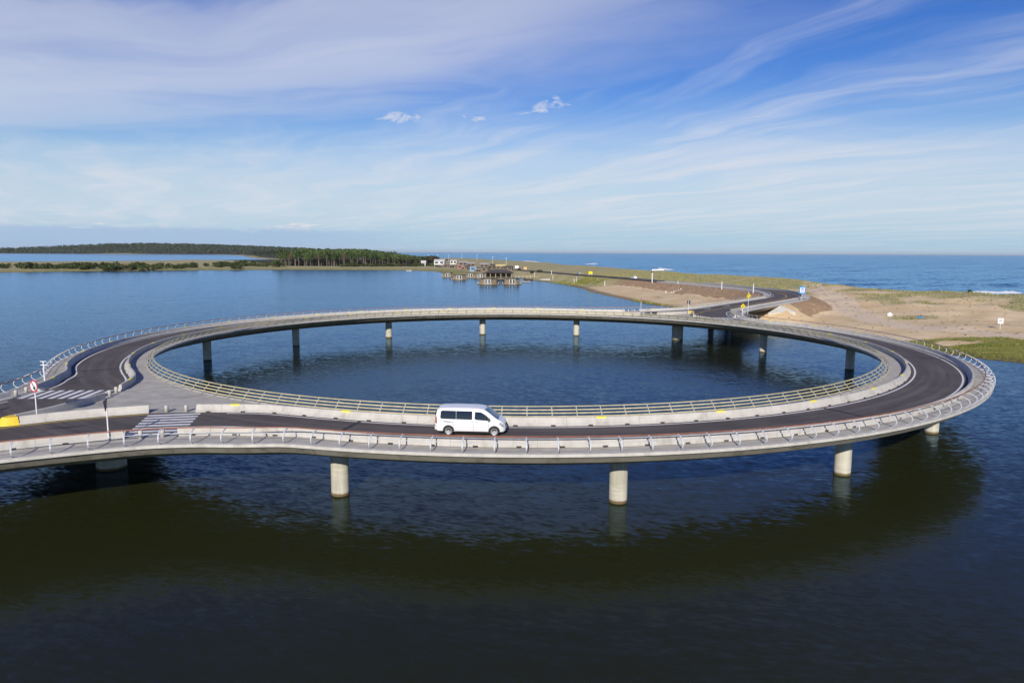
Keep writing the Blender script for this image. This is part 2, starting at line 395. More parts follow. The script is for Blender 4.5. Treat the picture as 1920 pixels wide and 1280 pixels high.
# ------------------------------------------------------------------ terrain
SHORE_L = [(900, -1300), (500, -600), (300, -250), (200, -80), (140, -22), (100, 4), (83, 14), (77, 21), (73.5, 33), (70, 47), (65, 60), (60, 72), (56, 84), (55, 100), (54, 114),
           (50.5, 128), (45, 144), (42, 163), (36, 196), (33.5, 216), (31, 253), (22, 307), (12, 334), (4, 352), (2, 395), (-14, 408), (-34, 420), (-52, 440), (-66, 500), (-74, 538), (-100, 560), (-137, 574), (-190, 572), (-245, 562), (-300, 530), (-335, 506),
           (-401, 446), (-520, 360), (-800, 200), (-1200, 60)]
BACK_L = [(-1700, 300), (-1100, 700), (-800, 850), (-723, 900), (-640, 1000), (-600, 1120), (-640, 1230), (-560, 1190), (-500, 1160), (-455, 1200), (-480, 1330), (-580, 1500), (-760, 1900), (-1000, 2500), (-1250, 3000), (-1506, 3380),
          (-2037, 3400), (-2800, 3250), (-4200, 3000), (-8000, 2400), (-8000, 16000)]
SHORE_S = [(-6800, 16000), (-2300, 6200), (-780, 3300), (-185, 1645), (-30, 1185), (60, 860), (105, 600), (130, 435), (150, 345), (163, 280), (171, 225), (176, 180), (192, 130), (232, 60), (282, 0), (342, -80), (432, -230), (625, -600), (1000, -1300)]
LAND = np.array(SHORE_L + BACK_L + SHORE_S, float)
ROADC = catmull([(60, 80), (69, 92), (75.6, 101.2), (81.0, 112.5), (84.6, 126), (85.8, 141), (84, 157), (79.5, 181), (73.5, 206), (66, 234), (56.5, 270), (44, 315), (32, 354), (13, 430), (-15, 520), (-60, 650), (-130, 850), (-260, 1180), (-420, 1600)], 3.0)
ROADL = np.array(cum(ROADC)); ROADA = np.array(ROADC)
ROAD_Z = lambda s: np.interp(s, [0, 60, 110, 180, 280, 400, 520, 800], [4.89, 4.9, 4.8, 4.6, 4.2, 3.6, 3.2, 3.0])

def seg_dist(X, Y, P, closed=False):
    best = np.full(X.shape, 1e18); arcp = np.zeros(X.shape); L = cum(list(map(tuple, P)))
    n = len(P) - (0 if closed else 1)
    for i in range(n):
        a = P[i]; b = P[(i + 1) % len(P)]; d = b - a; l2 = float(d @ d) or 1e-9
        t = np.clip(((X - a[0]) * d[0] + (Y - a[1]) * d[1]) / l2, 0, 1)
        dd = (X - a[0] - t * d[0]) ** 2 + (Y - a[1] - t * d[1]) ** 2
        m = dd < best; best = np.where(m, dd, best); arcp = np.where(m, L[i] + t * math.sqrt(l2), arcp)
    return np.sqrt(best), arcp
def inside(X, Y, P):
    c = np.zeros(X.shape, bool); n = len(P)
    for i in range(n):
        a, b = P[i], P[(i + 1) % n]
        if a[1] == b[1]: continue
        k = ((a[1] > Y) != (b[1] > Y)) & (X < (b[0] - a[0]) * (Y - a[1]) / (b[1] - a[1]) + a[0]); c ^= k
    return c
def vnoise(X, Y, seed=0):
    xi = np.floor(X).astype(np.int64); yi = np.floor(Y).astype(np.int64); fx = X - xi; fy = Y - yi
    fx = fx * fx * (3 - 2 * fx); fy = fy * fy * (3 - 2 * fy)
    def h(a, b):
        k = (a * 374761393 + b * 668265263 + seed * 982451653) & 0x7fffffff
        k = ((k ^ (k >> 13)) * 1274126177) & 0x7fffffff
        return ((k ^ (k >> 16)) & 0xffff) / 65535.0
    return (h(xi, yi) * (1 - fx) + h(xi + 1, yi) * fx) * (1 - fy) + (h(xi, yi + 1) * (1 - fx) + h(xi + 1, yi + 1) * fx) * fy
def fbm(X, Y, sc, o=4, seed=0):
    r = 0; a = 0.5; t = 0
    for k in range(o):
        r = r + a * vnoise(X / sc, Y / sc, seed + k * 17); t += a; a *= 0.5; sc *= 0.5
    return r / t
sm = lambda x, a, b: (lambda t: t * t * (3 - 2 * t))(np.clip((x - a) / (b - a), 0, 1))
SL = np.array(SHORE_L, float); SS = np.array(SHORE_S, float); BL = np.array(SHORE_L + BACK_L, float)
def ground(X, Y):
    X = np.asarray(X, float); Y = np.asarray(Y, float)
    wob = (fbm(X, Y, 14, 3, 3) - 0.5) * 7.0
    d, _ = seg_dist(X, Y, LAND, True); ins = inside(X, Y, LAND)
    sd = np.where(ins, d, -d) + wob * sm(d, 0, 12) * 0.6 + (fbm(X, Y, 5, 2, 9) - 0.5) * 1.6
    ds, _ = seg_dist(X, Y, SS); dl, _ = seg_dist(X, Y, SL)
    ds = ds + (fbm(X, Y, 40, 3, 5) - 0.5) * 16
    z = np.where(sd > 0, 0.05 + 1.3 * sm(sd, 0, 22) + ((0.55 + 0.9 * sm(X, 84, 105) * sm(Y, 220, 190)) * (fbm(X, Y, 26, 4, 1) - 0.35) + 0.9 * (fbm(X, Y, 8, 3, 71) - 0.5) * sm(np.hypot(X, Y), 400, 250)) * sm(sd, 4, 20), np.maximum(-1.5, sd * 0.25))
    # dunes along the ocean
    crest = np.exp(-((ds - 44) / 17.0) ** 2) * (2.0 + 3.0 * fbm(X, Y, 46, 4, 21)) + np.exp(-((ds - 74) / 18.0) ** 2) * (0.2 + 3.0 * fbm(X, Y, 33, 4, 31))
    near = sm(np.hypot(X, Y), 2600, 1200)
    z = z + np.where(ins, crest * near * sm(dl, 8, 40), 0)
    # far wooded hills
    hill = 34 * np.exp(-(((X + 2150) / 520) ** 2)) + 20 * np.exp(-(((X + 1500) / 520) ** 2)) + 6 * np.exp(-(((X + 3400) / 900) ** 2))
    z = z + np.where(ins, hill * sm(Y, 3400, 3800) * sm(Y, 5200, 4200), 0)
    z = z + np.where(ins, 3.0 * sm(Y, 640, 900) * np.exp(-(((X + 250) / 200) ** 2)) * sm(Y, 1500, 1100), 0)
    # road embankment
    rd, rs = seg_dist(X, Y, ROADA)
    zr = ROAD_Z(rs)
    u = -(X * UX + Y * UY)
    bank = zr - 0.12 - np.maximum(0, rd - 7.3) * np.interp(u, [112, 130], [0.70, 0.46]) + (fbm(X, Y, 6, 3, 81) - 0.5) * 0.9 * sm(rd, 7.3, 10)
    cone = 4.6 - np.maximum(0, 101.5 - u) * 0.55
    bank = np.where(u < 101.5, np.minimum(bank, cone), bank)
    under = zr - 0.34
    b2 = np.where(rd < 6.3, np.minimum(bank, under), bank)
    k = 0.8
    zz = np.maximum(z, b2)
    zz = np.where((rd < 6.3) & (u > 101.5), np.where(rs < 300, under, np.minimum(zz, under)), zz)
    return zz, dict(sd=sd, ds=ds, dl=dl, rd=rd, rs=rs, bank=b2 - z, u=u)
def gz(x, y): return float(ground(np.array([x]), np.array([y]))[0][0])

def axis(core0, core1, step, lo, hi, grow):
    a = list(np.arange(core0, core1 + 1e-6, step)); s = step; x = core1
    while x < hi: s *= grow; x += s; a.append(min(x, hi))
    s = step; x = core0; b = []
    while x > lo: s *= grow; x -= s; b.append(max(x, lo))
    return np.array(b[::-1] + a)
GX = axis(30, 190, 1.6, -8000, 1000, 1.045); GY = axis(10, 210, 1.6, -1300, 6500, 1.035)
X, Y = np.meshgrid(GX, GY)
ZT, info = ground(X, Y)
def land_material():
    m = bpy.data.materials.new('land'); m.use_nodes = True; t = NT(m.node_tree)
    p = t.n('ShaderNodeBsdfPrincipled', i={'Roughness': 0.95, 'Specular IOR Level': 0.1})
    t.l(p.outputs[0], t.n('ShaderNodeOutputMaterial').inputs[0])
    g = t.n('ShaderNodeNewGeometry').outputs['Position']
    at = t.n('ShaderNodeAttribute', attribute_name='cover'); s = t.n('ShaderNodeSeparateColor', i={0: at.outputs['Color']})
    grass, soil, marsh = s.outputs[0], s.outputs[1], s.outputs[2]
    n1 = t.noise(g, 0.12, 5, 0.6); n2 = t.noise(g, 0.9, 5, 0.65); n3 = t.noise(t.mapping(g, rot=(0, 0, R_(35)), sc=(0.3, 1, 1)), 0.35, 5, 0.65)
    sand = t.mix(t.ramp(n1, 0.3, 0.7), (0.67, 0.49, 0.27), (0.78, 0.615, 0.385))
    sand = t.mix(t.ramp(n3, 0.50, 0.72, 0, 0.5), sand, (0.55, 0.38, 0.205))
    sand = t.mix(t.ramp(n2, 0.55, 0.75, 0, 0.3), sand, (0.74, 0.61, 0.43))
    so = t.mix(t.ramp(n2, 0.35, 0.7), (0.32, 0.205, 0.118), (0.50, 0.355, 0.215))
    gr = t.mix(t.ramp(n3, 0.32, 0.62), t.mix(t.ramp(n2, 0.3, 0.7), (0.24, 0.245, 0.085), (0.37, 0.345, 0.15)), (0.47, 0.40, 0.225))
    ma = t.mix(t.ramp(n3, 0.3, 0.72), (0.135, 0.175, 0.025), (0.36, 0.30, 0.11))
    def edge(f, amt): return t.ramp(t.math('ADD', f, t.math('MULTIPLY', t.math('SUBTRACT', n2, 0.5), amt)), 0.32, 0.62)
    c = t.mix(edge(soil, 0.5), sand, so); c = t.mix(edge(grass, 0.9), c, gr); c = t.mix(edge(marsh, 0.7), c, ma)
    a2 = t.n('ShaderNodeAttribute', attribute_name='cover_more'); s2 = t.n('ShaderNodeSeparateColor', i={0: a2.outputs['Color']})
    c = t.mix(edge(s2.outputs[1], 0.35), c, t.mix(t.ramp(n2, 0.3, 0.7), (0.68, 0.53, 0.35), (0.78, 0.64, 0.46)))
    c = t.mix(edge(s2.outputs[2], 0.5), c, (0.36, 0.235, 0.125))
    c = t.mix(edge(s2.outputs[0], 0.4), c, (0.060, 0.058, 0.030))
    wet = t.n('ShaderNodeSeparateXYZ', i={0: g}).outputs[2]
    c = t.mix(t.ramp(wet, 0.32, 0.08, 0, 0.75), c, (0.13, 0.095, 0.055))
    t.l(c, p.inputs['Base Color'])
    b = t.n('ShaderNodeBump', i={'Strength': 0.8, 'Distance': 0.25, 'Height': n2}); t.l(b.outputs[0], p.inputs['Normal'])
    return m
M['land'] = land_material()
def cover(X, Y, i):
    n = fbm(X, Y, 30, 4, 41); n2 = fbm(X, Y, 12, 3, 51)
    g = sm(i['ds'], 100, 50) * sm(i['ds'], 22, 34) * sm(n, 0.34, 0.56) * sm(Y, 60, 150)
    g = np.maximum(g, sm(i['ds'], 110, 60) * sm(i['ds'], 22, 34) * 0.9 * sm(n, 0.47, 0.60))
    g = np.maximum(g, sm(Y, 215, 275) * sm(i['ds'], 24, 40) * (0.42 + 0.5 * n))                  # the spit further off is grassed over
    g = np.maximum(g, sm(Y, 400, 440) * sm(X, 0, -40))
    far = sm(np.hypot(X, Y), 900, 1200); g = np.maximum(g, far * sm(i['sd'], 1, 25))
    g = np.maximum(g, 0.75 * np.exp(-(((X - 101) / 9) ** 2 + ((Y - 80) / 6) ** 2)))
    soil = sm(i['bank'], 0.15, 0.8) * sm(i['rs'], 330, 240)
    soil = np.maximum(soil, sm(n2, 0.5, 0.64) * np.exp(-(((X - 62) / 11) ** 2 + ((Y - 172) / 26) ** 2)))
    soil *= np.where(i['u'] < 108, 0.35 * sm(n2, 0.4, 0.6), 1.0)
    ma = sm(i['dl'], 26, 17) * sm(Y, 46, 36) * sm(X, 60, 70) * sm(n2, 0.18, 0.4)
    ma = np.maximum(ma, sm(i['dl'], 5.5, 2.5) * sm(Y, 110, 118) * sm(Y, 172, 160) * sm(n2, 0.42, 0.6))
    ma = np.maximum(ma, sm(i['dl'], 30, 12) * sm(Y, 236, 262) * sm(Y, 345, 300) * 0.7 * sm(n2, 0.4, 0.58))
    ma = np.maximum(ma, 0.52 * sm(Y, 400, 440) * sm(X, 20, -20) * sm(i['dl'], 60, 10))
    return np.stack([np.clip(g, 0, 1), np.clip(soil, 0, 1), np.clip(ma, 0, 1), np.ones_like(g)], -1)
TRACK = np.array([(124, 200), (112, 160), (104, 133), (96, 105), (90, 82), (88.5, 62), (99, 41), (130, 14)], float)
def cover_more(X, Y, i):
    wood_ = sm(Y, 3300, 3440) * sm(i['sd'], 15, 60)
    wood_ = np.maximum(wood_, sm(Y, 668, 690) * sm(X, -110, -125) * sm(X + 0.55 * (Y - 700), -285, -262) * sm(Y, 1250, 1150))
    wood_ = np.maximum(wood_, sm(Y, 1230, 1300) * sm(X, -230, -260) * sm(i['sd'], 10, 40))
    td, _ = seg_dist(X, Y, TRACK); n = fbm(X, Y, 9, 3, 61)
    rut = np.exp(-((np.abs(td) - 1.5) / 0.5) ** 2) * 0.75 * sm(n, 0.3, 0.6)
    return np.stack([wood_, sm(td + (n - 0.5) * 4, 5.5, 2.5) * 0.9, np.maximum(rut, 0), np.ones_like(td)], -1)
ny, nx = X.shape
verts = np.stack([X, Y, ZT], -1).reshape(-1, 3)
idx = np.arange(ny * nx).reshape(ny, nx)
q = np.stack([idx[:-1, :-1], idx[:-1, 1:], idx[1:, 1:], idx[1:, :-1]], -1).reshape(-1, 4)
q = q[(verts[q][:, :, 2].max(1) > -1.2)]
used = np.unique(q); remap = -np.ones(len(verts), int); remap[used] = np.arange(len(used))
cov = cover(X, Y, info).reshape(-1, 4)[used]
tm = meshdata('terrain', verts[used], remap[q], M['land'], True)
ca = tm.color_attributes.new('cover', 'FLOAT_COLOR', 'POINT'); ca.data.foreach_set('color', cov.astype(np.float32).ravel())
c2 = cover_more(X, Y, info).reshape(-1, 4)[used]
ca2 = tm.color_attributes.new('cover_more', 'FLOAT_COLOR', 'POINT'); ca2.data.foreach_set('color', c2.astype(np.float32).ravel())
tag(link('terrain', tm), kind='structure')

MID = [(950, -1300), (560, -600), (365, -240), (270, -80), (195, 20), (150, 60), (120, 110), (112, 180), (106, 260), (92, 340), (66, 430), (35, 600), (-15, 850), (-110, 1180), (-280, 1650), (-1000, 3300), (-2600, 6000), (-7500, 15500)]
def ngon_obj(name, poly, z, mat):
    bm = bmesh.new(); vs = [bm.verts.new((p[0], p[1], z)) for p in poly]; f = bm.faces.new(vs); f.normal_update()
    if f.normal.z < 0: f.normal_flip()
    bmesh.ops.triangulate(bm, faces=bm.faces)
    me = bpy.data.meshes.new(name); bm.to_mesh(me); bm.free(); me.materials.append(mat); return link(name, me)
tag(ngon_obj('lagoon', MID + [(-40000, 60000), (-60000, 60000), (-60000, -1300)], 0.0, M['lagoon']), kind='structure')
tag(ngon_obj('sea', list(reversed(MID)) + [(60000, -1300), (60000, 60000), (-40000, 60000)], -0.02, M['sea']), kind='structure')

# road on the spit
road_s = [(0, 'x')]
def road_band(o0, o1, s0, s1, dz, step=2.5, thick=None):
    n = max(2, int((s1 - s0) / step)); S = np.linspace(s0, s1, n)
    px = np.interp(S, ROADL, ROADA[:, 0]); py = np.interp(S, ROADL, ROADA[:, 1])
    tx = np.gradient(px); ty = np.gradient(py); l = np.hypot(tx, ty); nxv, nyv = -ty / l, tx / l
    zz = ROAD_Z(S) + dz; v = []; f = []
    for k in range(n):
        for o in (o0, o1): v.append((px[k] + nxv[k] * o, py[k] + nyv[k] * o, zz[k]))
        if thick:
            for o in (o1, o0): v.append((px[k] + nxv[k] * o, py[k] + nyv[k] * o, zz[k] - thick))
    w = 4 if thick else 2
    for k in range(n - 1):
        if thick:
            for j in range(4): f.append((k * 4 + j, k * 4 + (j + 1) % 4, k * 4 + 4 + (j + 1) % 4, k * 4 + 4 + j))
        else: f.append((k * 2, k * 2 + 1, k * 2 + 3, k * 2 + 2))
    return v, f
S0 = U_FAR - 100.0
rd_root = tag(empty('coast_road'), kind='structure')
v, f = road_band(-4.3, 4.3, S0, 420, 0.02); obj('asphalt', v, f, M['asphalt'], rd_root)
M['track'] = material('sandy_track', (0.42, 0.33, 0.235), 0.95, vary=0.15, scale=0.2)
v, f = road_band(-4.5, 4.5, 420, ROADL[-1] - 1, 0.15, 12); obj('dirt_surface', v, f, M['track'], rd_root)
for o0, s1 in ((-6.5, 132), (4.3, 150)):
    v, f = road_band(o0, o0 + 2.2, S0, s1, 0.14, 2.0, 0.5); obj('pavement', v, f, M['barrier'], rd_root)
for o0, s1 in ((-4.55, 128), (4.28, 146)):
    v, f = road_band(o0, o0 + 0.27, S0, s1, 0.62, 2.0, 0.7); obj('side_barrier', v, f, M['barrier'], rd_root)
for o in (-0.16, 0.06):
    v, f = road_band(o, o + 0.10, S0, 70, 0.026, 1.5); obj('yellow_line', v, f, M['yellow_paint'], rd_root)
for o in (-3.75, 3.63):
    v, f = road_band(o, o + 0.12, S0, 180, 0.026, 1.5); obj('edge_line', v, f, M['white_paint'], rd_root)

# ------------------------------------------------------------------ the ring bridge
bridge = tag(empty('ring_bridge'), 'circular concrete road bridge standing on round piers in the lagoon', 'bridge')
# girders: two forks and two side arcs, with an open joint at the second pier on each side of a fork
def inner_chain(r, u0, n1, n2):
    """along the axis from u0 to the ring, then round the inner edge to PHI"""
    return [(u0 + (r - u0) * i / (n1 - 1), 0.0) for i in range(n1)] + arc(r, 0, PHI, n2)[1:]
def fork_shell(E, u0, rin, sgn_u):
    k0 = min(range(len(E)), key=lambda i: abs(E[i][0] - 62.6) + (0 if E[i][1] > 5 else 99))
    nA = 40; nB = 60
    def halves(P, r):
        k = min(range(len(P)), key=lambda i: abs(P[i][0] - 62.6))
        A = resample(P[:k + 1], nA); B = resample(P[k:], nB)
        IA = [(u0 + (62.6 - u0) * i / (nA - 1), 0.0) for i in range(nA)]
        IB = resample(inner_chain(r, 62.6, 30, 40), nB)
        return A + B[1:], IA + IB[1:]
    return halves
def girder(name, parts_v, parts_f, mat): return auto_smooth(obj(name, parts_v, parts_f, mat, bridge), 25)
ZT_, ZS, ZB = ZD, ZD - 0.17, 3.27
HULL = [(4.92, ZS), (4.22, 4.10), (2.6, 3.58), (1.5, ZB)]; HULL_O = [(4.62, ZS), (3.98, 4.11), (2.6, 3.58), (1.5, ZB)]      # half section of the girder: distance from the centre line, level
def build_fork(E, u0, mu):
    """deck slab and girder of one fork; mu = +1 left fork, -1 far fork"""
    tr = lambda P, s: [(p[0] * mu, p[1] * s) for p in P]
    H = fork_shell(E, u0, R_IN, mu)
    top, ti = H(E, R_IN)
    Eo = offset(E, 0.08); ho = [H(offset(E, 4.7 - a), R_IN)[0] for a, z in HULL_O]; bo, bi = H(offset(E, 3.2), 50.0)
    deck, gir = [], []
    for s in (1, -1):
        fl = (s * mu) > 0
        deck.append(strip(tr(top, s), tr(ti, s), ZT_, ZT_, fl))
        deck.append(strip(tr(top, s), tr(top, s), ZT_, ZS, not fl))
        for k in range(3): gir.append(strip(tr(ho[k], s), tr(ho[k + 1], s), HULL_O[k][1], HULL_O[k + 1][1]))
        gir.append(strip(tr(bo, s), tr(bi, s), ZB, ZB))
        a0 = arc(R_IN + 0.08, 0, PHI, 40)
        for k in range(3): gir.append(strip(tr(arc(51.5 - HULL[k][0], 0, PHI, 40), s), tr(arc(51.5 - HULL[k + 1][0], 0, PHI, 40), s), HULL[k][1], HULL[k + 1][1]))
        ai = arc(R_IN, 0, PHI, 40); deck.append(strip(tr(ai, s), tr(ai, s), ZT_, ZS))
        deck.append(strip(tr(resample(E, 80), s), tr(resample(Eo, 80), s), ZS, ZS)); deck.append(strip(tr(ai, s), tr(a0, s), ZS, ZS))
        # end diaphragm at the joint
        ph = R_(PHI); c_, s_ = math.cos(ph), math.sin(ph)
        prof = [(51.5 - a, z) for a, z in HULL] + [(51.5 + a, z) for a, z in reversed(HULL_O)]
        vv = [W(r * c_ * mu, r * s_ * s) + (z,) for r, z in prof]; gir.append((vv, [tuple(range(len(vv)))]))
    v, f = join_vf(deck); auto_smooth(obj('deck_slab', v, f, M['walk'], bridge), 25)
    v, f = join_vf(gir); girder('girder', v, f, M['soffit'])
build_fork(E_NEAR, U_NEAR, 1); build_fork(E_FAR, U_FAR, -1)
GAP = 0.055 / 51.5 * 57.3
for s in (1, -1):
    a0, a1, n = PHI + GAP, 180 - PHI - GAP, 200
    A = lambda r: flipv(arc(r, a0, a1, n), s)
    d = [strip(A(R_OUT), A(R_IN), ZT_, ZT_, s > 0), strip(A(R_OUT), A(R_OUT), ZT_, ZS), strip(A(R_IN), A(R_IN), ZT_, ZS),
         strip(A(R_OUT), A(R_OUT - .08), ZS, ZS), strip(A(R_IN), A(R_IN + .08), ZS, ZS)]
    v, f = join_vf(d); auto_smooth(obj('deck_slab', v, f, M['walk'], bridge), 25)
    g = [strip(A(53.0), A(50.0), ZB, ZB)]
    for k in range(3):
        for sg, hh in ((1, HULL_O), (-1, HULL)): g.append(strip(A(51.5 + sg * hh[k][0]), A(51.5 + sg * hh[k + 1][0]), hh[k][1], hh[k + 1][1]))
    for an in (a0, a1):
        c_, s_ = math.cos(R_(an)), math.sin(R_(an))
        g.append(([W(r * c_, r * s_ * s) + (z,) for r, z in [(51.5 - a, z) for a, z in HULL] + [(51.5 + a, z) for a, z in reversed(HULL_O)]], [tuple(range(8))]))
    v, f = join_vf(g); girder('girder', v, f, M['soffit'])
# pale edge beams
ep = [(-0.03, -0.175), (-0.03, 0.035), (0.34, 0.035), (0.34, -0.02), (0.09, -0.02), (0.09, -0.175)]
for s in (1, -1):
    for P in (E_NEAR, ARC_OUT, mirror_u(E_FAR)):
        Q = stepped(P, 0.6); v, f = sweep(flipv(Q, s), ep, left=(s > 0)); auto_smooth(obj('edge_beam', v, f, M['edge'], bridge), 25)
    Q = arc(R_IN, 0.0, 180.0, 240)
    v, f = sweep(flipv(Q, s), [(a, b) for a, b in ep], left=(s < 0), caps=False); auto_smooth(obj('edge_beam', v, f, M['edge'], bridge), 25)

# road surface of each half of the ring
def split_lane(P, Q):
    return P, Q
def lane_rows():
    k = min(range(len(E_NEAR)), key=lambda i: abs(E_NEAR[i][0] - 62.6)); ke = len(E_NEAR) - 1
    near_out = ROAD_OUT[:k + 1]; near_fork = ROAD_OUT[k:ke + 1]
    kf = len(E_NEAR) - 1 + len(ARC_OUT) - 1
    mid = ROAD_OUT[ke:kf + 1]
    rest = ROAD_OUT[kf:]; k2 = min(range(len(rest)), key=lambda i: abs(rest[i][0] + 62.6))
    far_fork = rest[:k2 + 1]; far_out = rest[k2:]
    inn = [(62.6, 0.0)] + list(reversed(NOSE))[1:] + list(reversed(ISL))[1:] + B_HALF
    rows = [(resample(near_out, 30), resample([(U_NEAR, 0), (62.6, 0)], 30)), (resample(near_fork, 70), resample(inn, 70)),
            (resample(mid, 160), arc(rb, PHI, 180 - PHI, 160)), (resample(far_fork, 70), [(-p[0], p[1]) for p in reversed(resample(inn, 70))]),
            (resample(far_out, 30), resample([(-62.6, 0), (-U_FAR, 0)], 30))]
    return rows
ROWS = lane_rows()
for s in (1, -1):
    P = []; Q = []
    for a, b in ROWS: P += a if not P else a[1:]; Q += b if not Q else b[1:]
    v, f = strip(flipv(P, s), flipv(Q, s), ZD + 0.02, ZD + 0.02, s > 0); obj('roadway', v, f, M['asphalt'], bridge)

# barriers with gaps at the crossings
bp = [(0.0, -0.02), (0.0, 0.57), (0.03, 0.60), (0.19, 0.60), (0.215, 0.57), (0.29, 0.23), (0.50, 0.07), (0.50, -0.02)]
def barrier(P, left, name='barrier'):
    v, f = sweep(P, bp, left=left); o = obj(name, v, f, M['barrier'], bridge); auto_smooth(o, 30); return o
jm = MB(); nb_ = len(bp)
for xx in (-0.009, 0.009): jm.v += [(xx, o - 0.105 + (0.003 if o > 0.1 else -0.003), h + (0.003 if h > 0.1 else 0)) for o, h in bp]
jm.f = [(i, i + 1, nb_ + i + 1, nb_ + i) for i in range(nb_ - 1)]; joint_me = jm.data('joint_line', material('joint_grey', (0.17, 0.16, 0.14), 0.9))  # thin dark line at each joint of the barrier
jm2 = MB(); jm2.v = [(x, -y, z) for x, y, z in jm.v]; jm2.f = jm.f; joint_me_r = jm2.data('joint_line', joint_me.materials[0])
slot_me = MB().box(-0.17, 0.17, -0.012, 0.012, 0.0, 0.10).data('drain_slot', M['dark'])
mark_me = MB().box(-0.38, 0.38, -0.122, 0.122, -0.11, 0.007).data('yellow_mark', M['lemon_paint'])
mark2_me = MB().box(-0.42, 0.42, -0.003, 0.003, 0.0, 0.13).data('yellow_mark', M['lemon_paint'])
def along(P, left, o, step, first=1.0):
    L = cum(P)[-1]; s = first
    while s < L - 0.6:
        (a, b), (c, d) = cut(P, s - 0.1, s + 0.1, 0.2)[:2]
        l = math.hypot(c - a, d - b); tx, ty = (c - a) / l, (d - b) / l; nn = (-ty, tx) if left else (ty, -tx)
        x, y = W((a + c) / 2 + nn[0] * o, (b + d) / 2 + nn[1] * o); dx, dy = W(tx, ty)
        yield x, y, math.atan2(dy, dx); s += step
GA, GB = (58.45, 10.75), (55.75, 12.95)                     # ends of the gap in the outer barrier
sa, sb = s_near(BAR_OUT, GA), s_near(BAR_OUT, GB)
sc, sd_ = s_near(BAR_OUT, (-GB[0], GB[1])), s_near(BAR_OUT, (-GA[0], GA[1]))
LTOT = cum(BAR_OUT)[-1]
for s in (1, -1):
    for a, b in ((0, sa), (sb, sc), (sd_, LTOT)):
        Q = flipv(cut(BAR_OUT, a, b, 0.6), s); o = barrier(Q, s > 0)
        for x, y, an in along(Q, s > 0, 0.105, 5.7, 2.2): link('joint_line', joint_me if s > 0 else joint_me_r, o, (x, y, ZD), an)
        for x, y, an in along(Q, s > 0, -0.006, 2.85): link('drain_slot', slot_me, o, (x, y, ZD + 0.012), an)
        for x, y, an in along(Q, s > 0, 0.11, 9.7, 3.5):
            if not (s > 0 and y < -18): link('yellow_mark', mark_me, o, (x, y, ZD + 0.601), an)
    F = offset(B_PATH, 0.5)                                   # back (walkway side) of the inner barrier
    Q = flipv(stepped(F, 0.6), s); o = barrier(Q, s < 0)
    for x, y, an in along(Q, s < 0, 0.105, 5.5, 2.0): link('joint_line', joint_me if s < 0 else joint_me_r, o, (x, y, ZD), an)
    for x, y, an in along(Q, s < 0, 0.515, 2.75): link('drain_slot', slot_me, o, (x, y, ZD + 0.02), an)
    for x, y, an in along(Q, s < 0, 0.11, 9.7, 3.0): link('yellow_mark', mark_me, o, (x, y, ZD + 0.601), an)
    for mu in (1, -1):
        Q = [(p[0] * mu, p[1] * s) for p in offset(stepped(ISL, 0.5), -0.5)]
        o = barrier(Q, (s * mu) > 0)
for mu in (1, -1):                                            # solid nose of each island, its tip painted yellow
    fp = [(p[0], p[1]) for p in NOSE] + [(p[0], -p[1]) for p in reversed(NOSE[:-1])]
    tp = [(61.3, 0.515), (61.62, 0.44), (61.98, 0.26), (62.15, 0.0), (61.98, -0.26), (61.62, -0.44), (61.3, -0.515)]
    n = len(fp); v = [W(u * mu, w_) + (ZD - 0.02,) for u, w_ in fp] + [W(u * mu, w_) + (ZD + 0.60,) for u, w_ in tp]
    f = [tuple(range(n)), tuple(range(n, 2 * n))] + [(i, (i + 1) % n, n + (i + 1) % n, n + i) for i in range(n)]
    auto_smooth(obj('yellow_tip', v, f, M['yellow_paint'], bridge))

# painted lines
def line(P, o, w, mat, name, left, z=0.026):
    a = offset(P, o if left else -o); b = offset(P, (o + w) if left else -(o + w)); v, f = strip(a, b, ZD + z, ZD + z); return obj(name, v, f, mat, bridge)
for s in (1, -1):
    RO = ROAD_OUT; s1, s2 = s_near(RO, (54.6, 12.6)), s_near(RO, (-54.6, 12.6)); s0 = s_near(RO, (58.9, 9.2)); s3 = s_near(RO, (-58.9, 9.2))
    for a, b in ((0, s0), (s1, s2), (s3, cum(RO)[-1])): line(flipv(cut(RO, a, b, 0.6), s), 0.36, 0.17, M['white_paint'], 'edge_line', s > 0)
    BPp = cut(B_PATH, 2.6, cum(B_PATH)[-1] - 2.6, 0.6); line(flipv(BPp, s), 0.30, 0.17, M['white_paint'], 'edge_line', s < 0)
    for mu in (1, -1):
        Pn = [(p[0] * mu, p[1] * s) for p in (list(reversed(NOSE))[1:] + list(reversed(ISL))[1:])]
        Pn = [(66 * mu, 0.45 * s), (64 * mu, 0.5 * s)] + Pn[1:]
        line(stepped(catmull(Pn, 0.5), 0.5), 0.34, 0.12, M['yellow_paint'], 'yellow_line', (s * mu) < 0)
v, f = strip([(-66, -0.18), (-U_FAR, -0.18)], [(-66, -0.08), (-U_FAR, -0.08)], ZD + .026, ZD + .026); obj('yellow_line', v, f, M['yellow_paint'], bridge)
v, f = strip([(-66, 0.08), (-U_FAR, 0.08)], [(-66, 0.18), (-U_FAR, 0.18)], ZD + .026, ZD + .026); obj('yellow_line', v, f, M['yellow_paint'], bridge)
def arrow(u, v, d):
    pts = [(0, .09), (2.6, .09), (2.6, .38), (4.2, 0), (2.6, -.38), (2.6, -.09), (0, -.09)]
    vv = [W(u + d * a, v + b) + (ZD + .026,) for a, b in pts]; obj('road_arrow', vv, [(0, 1, 5, 6), (2, 3, 4), (1, 2, 4, 5)], M['white_paint'], bridge)
arrow(-74, -2.2, -1); arrow(-82, 2.2, 1); arrow(-86, -2.2, -1)
A_, B_, C_, D_ = (54.0, 4.85), (51.1, 7.35), (55.55, 12.65), (58.2, 10.15)
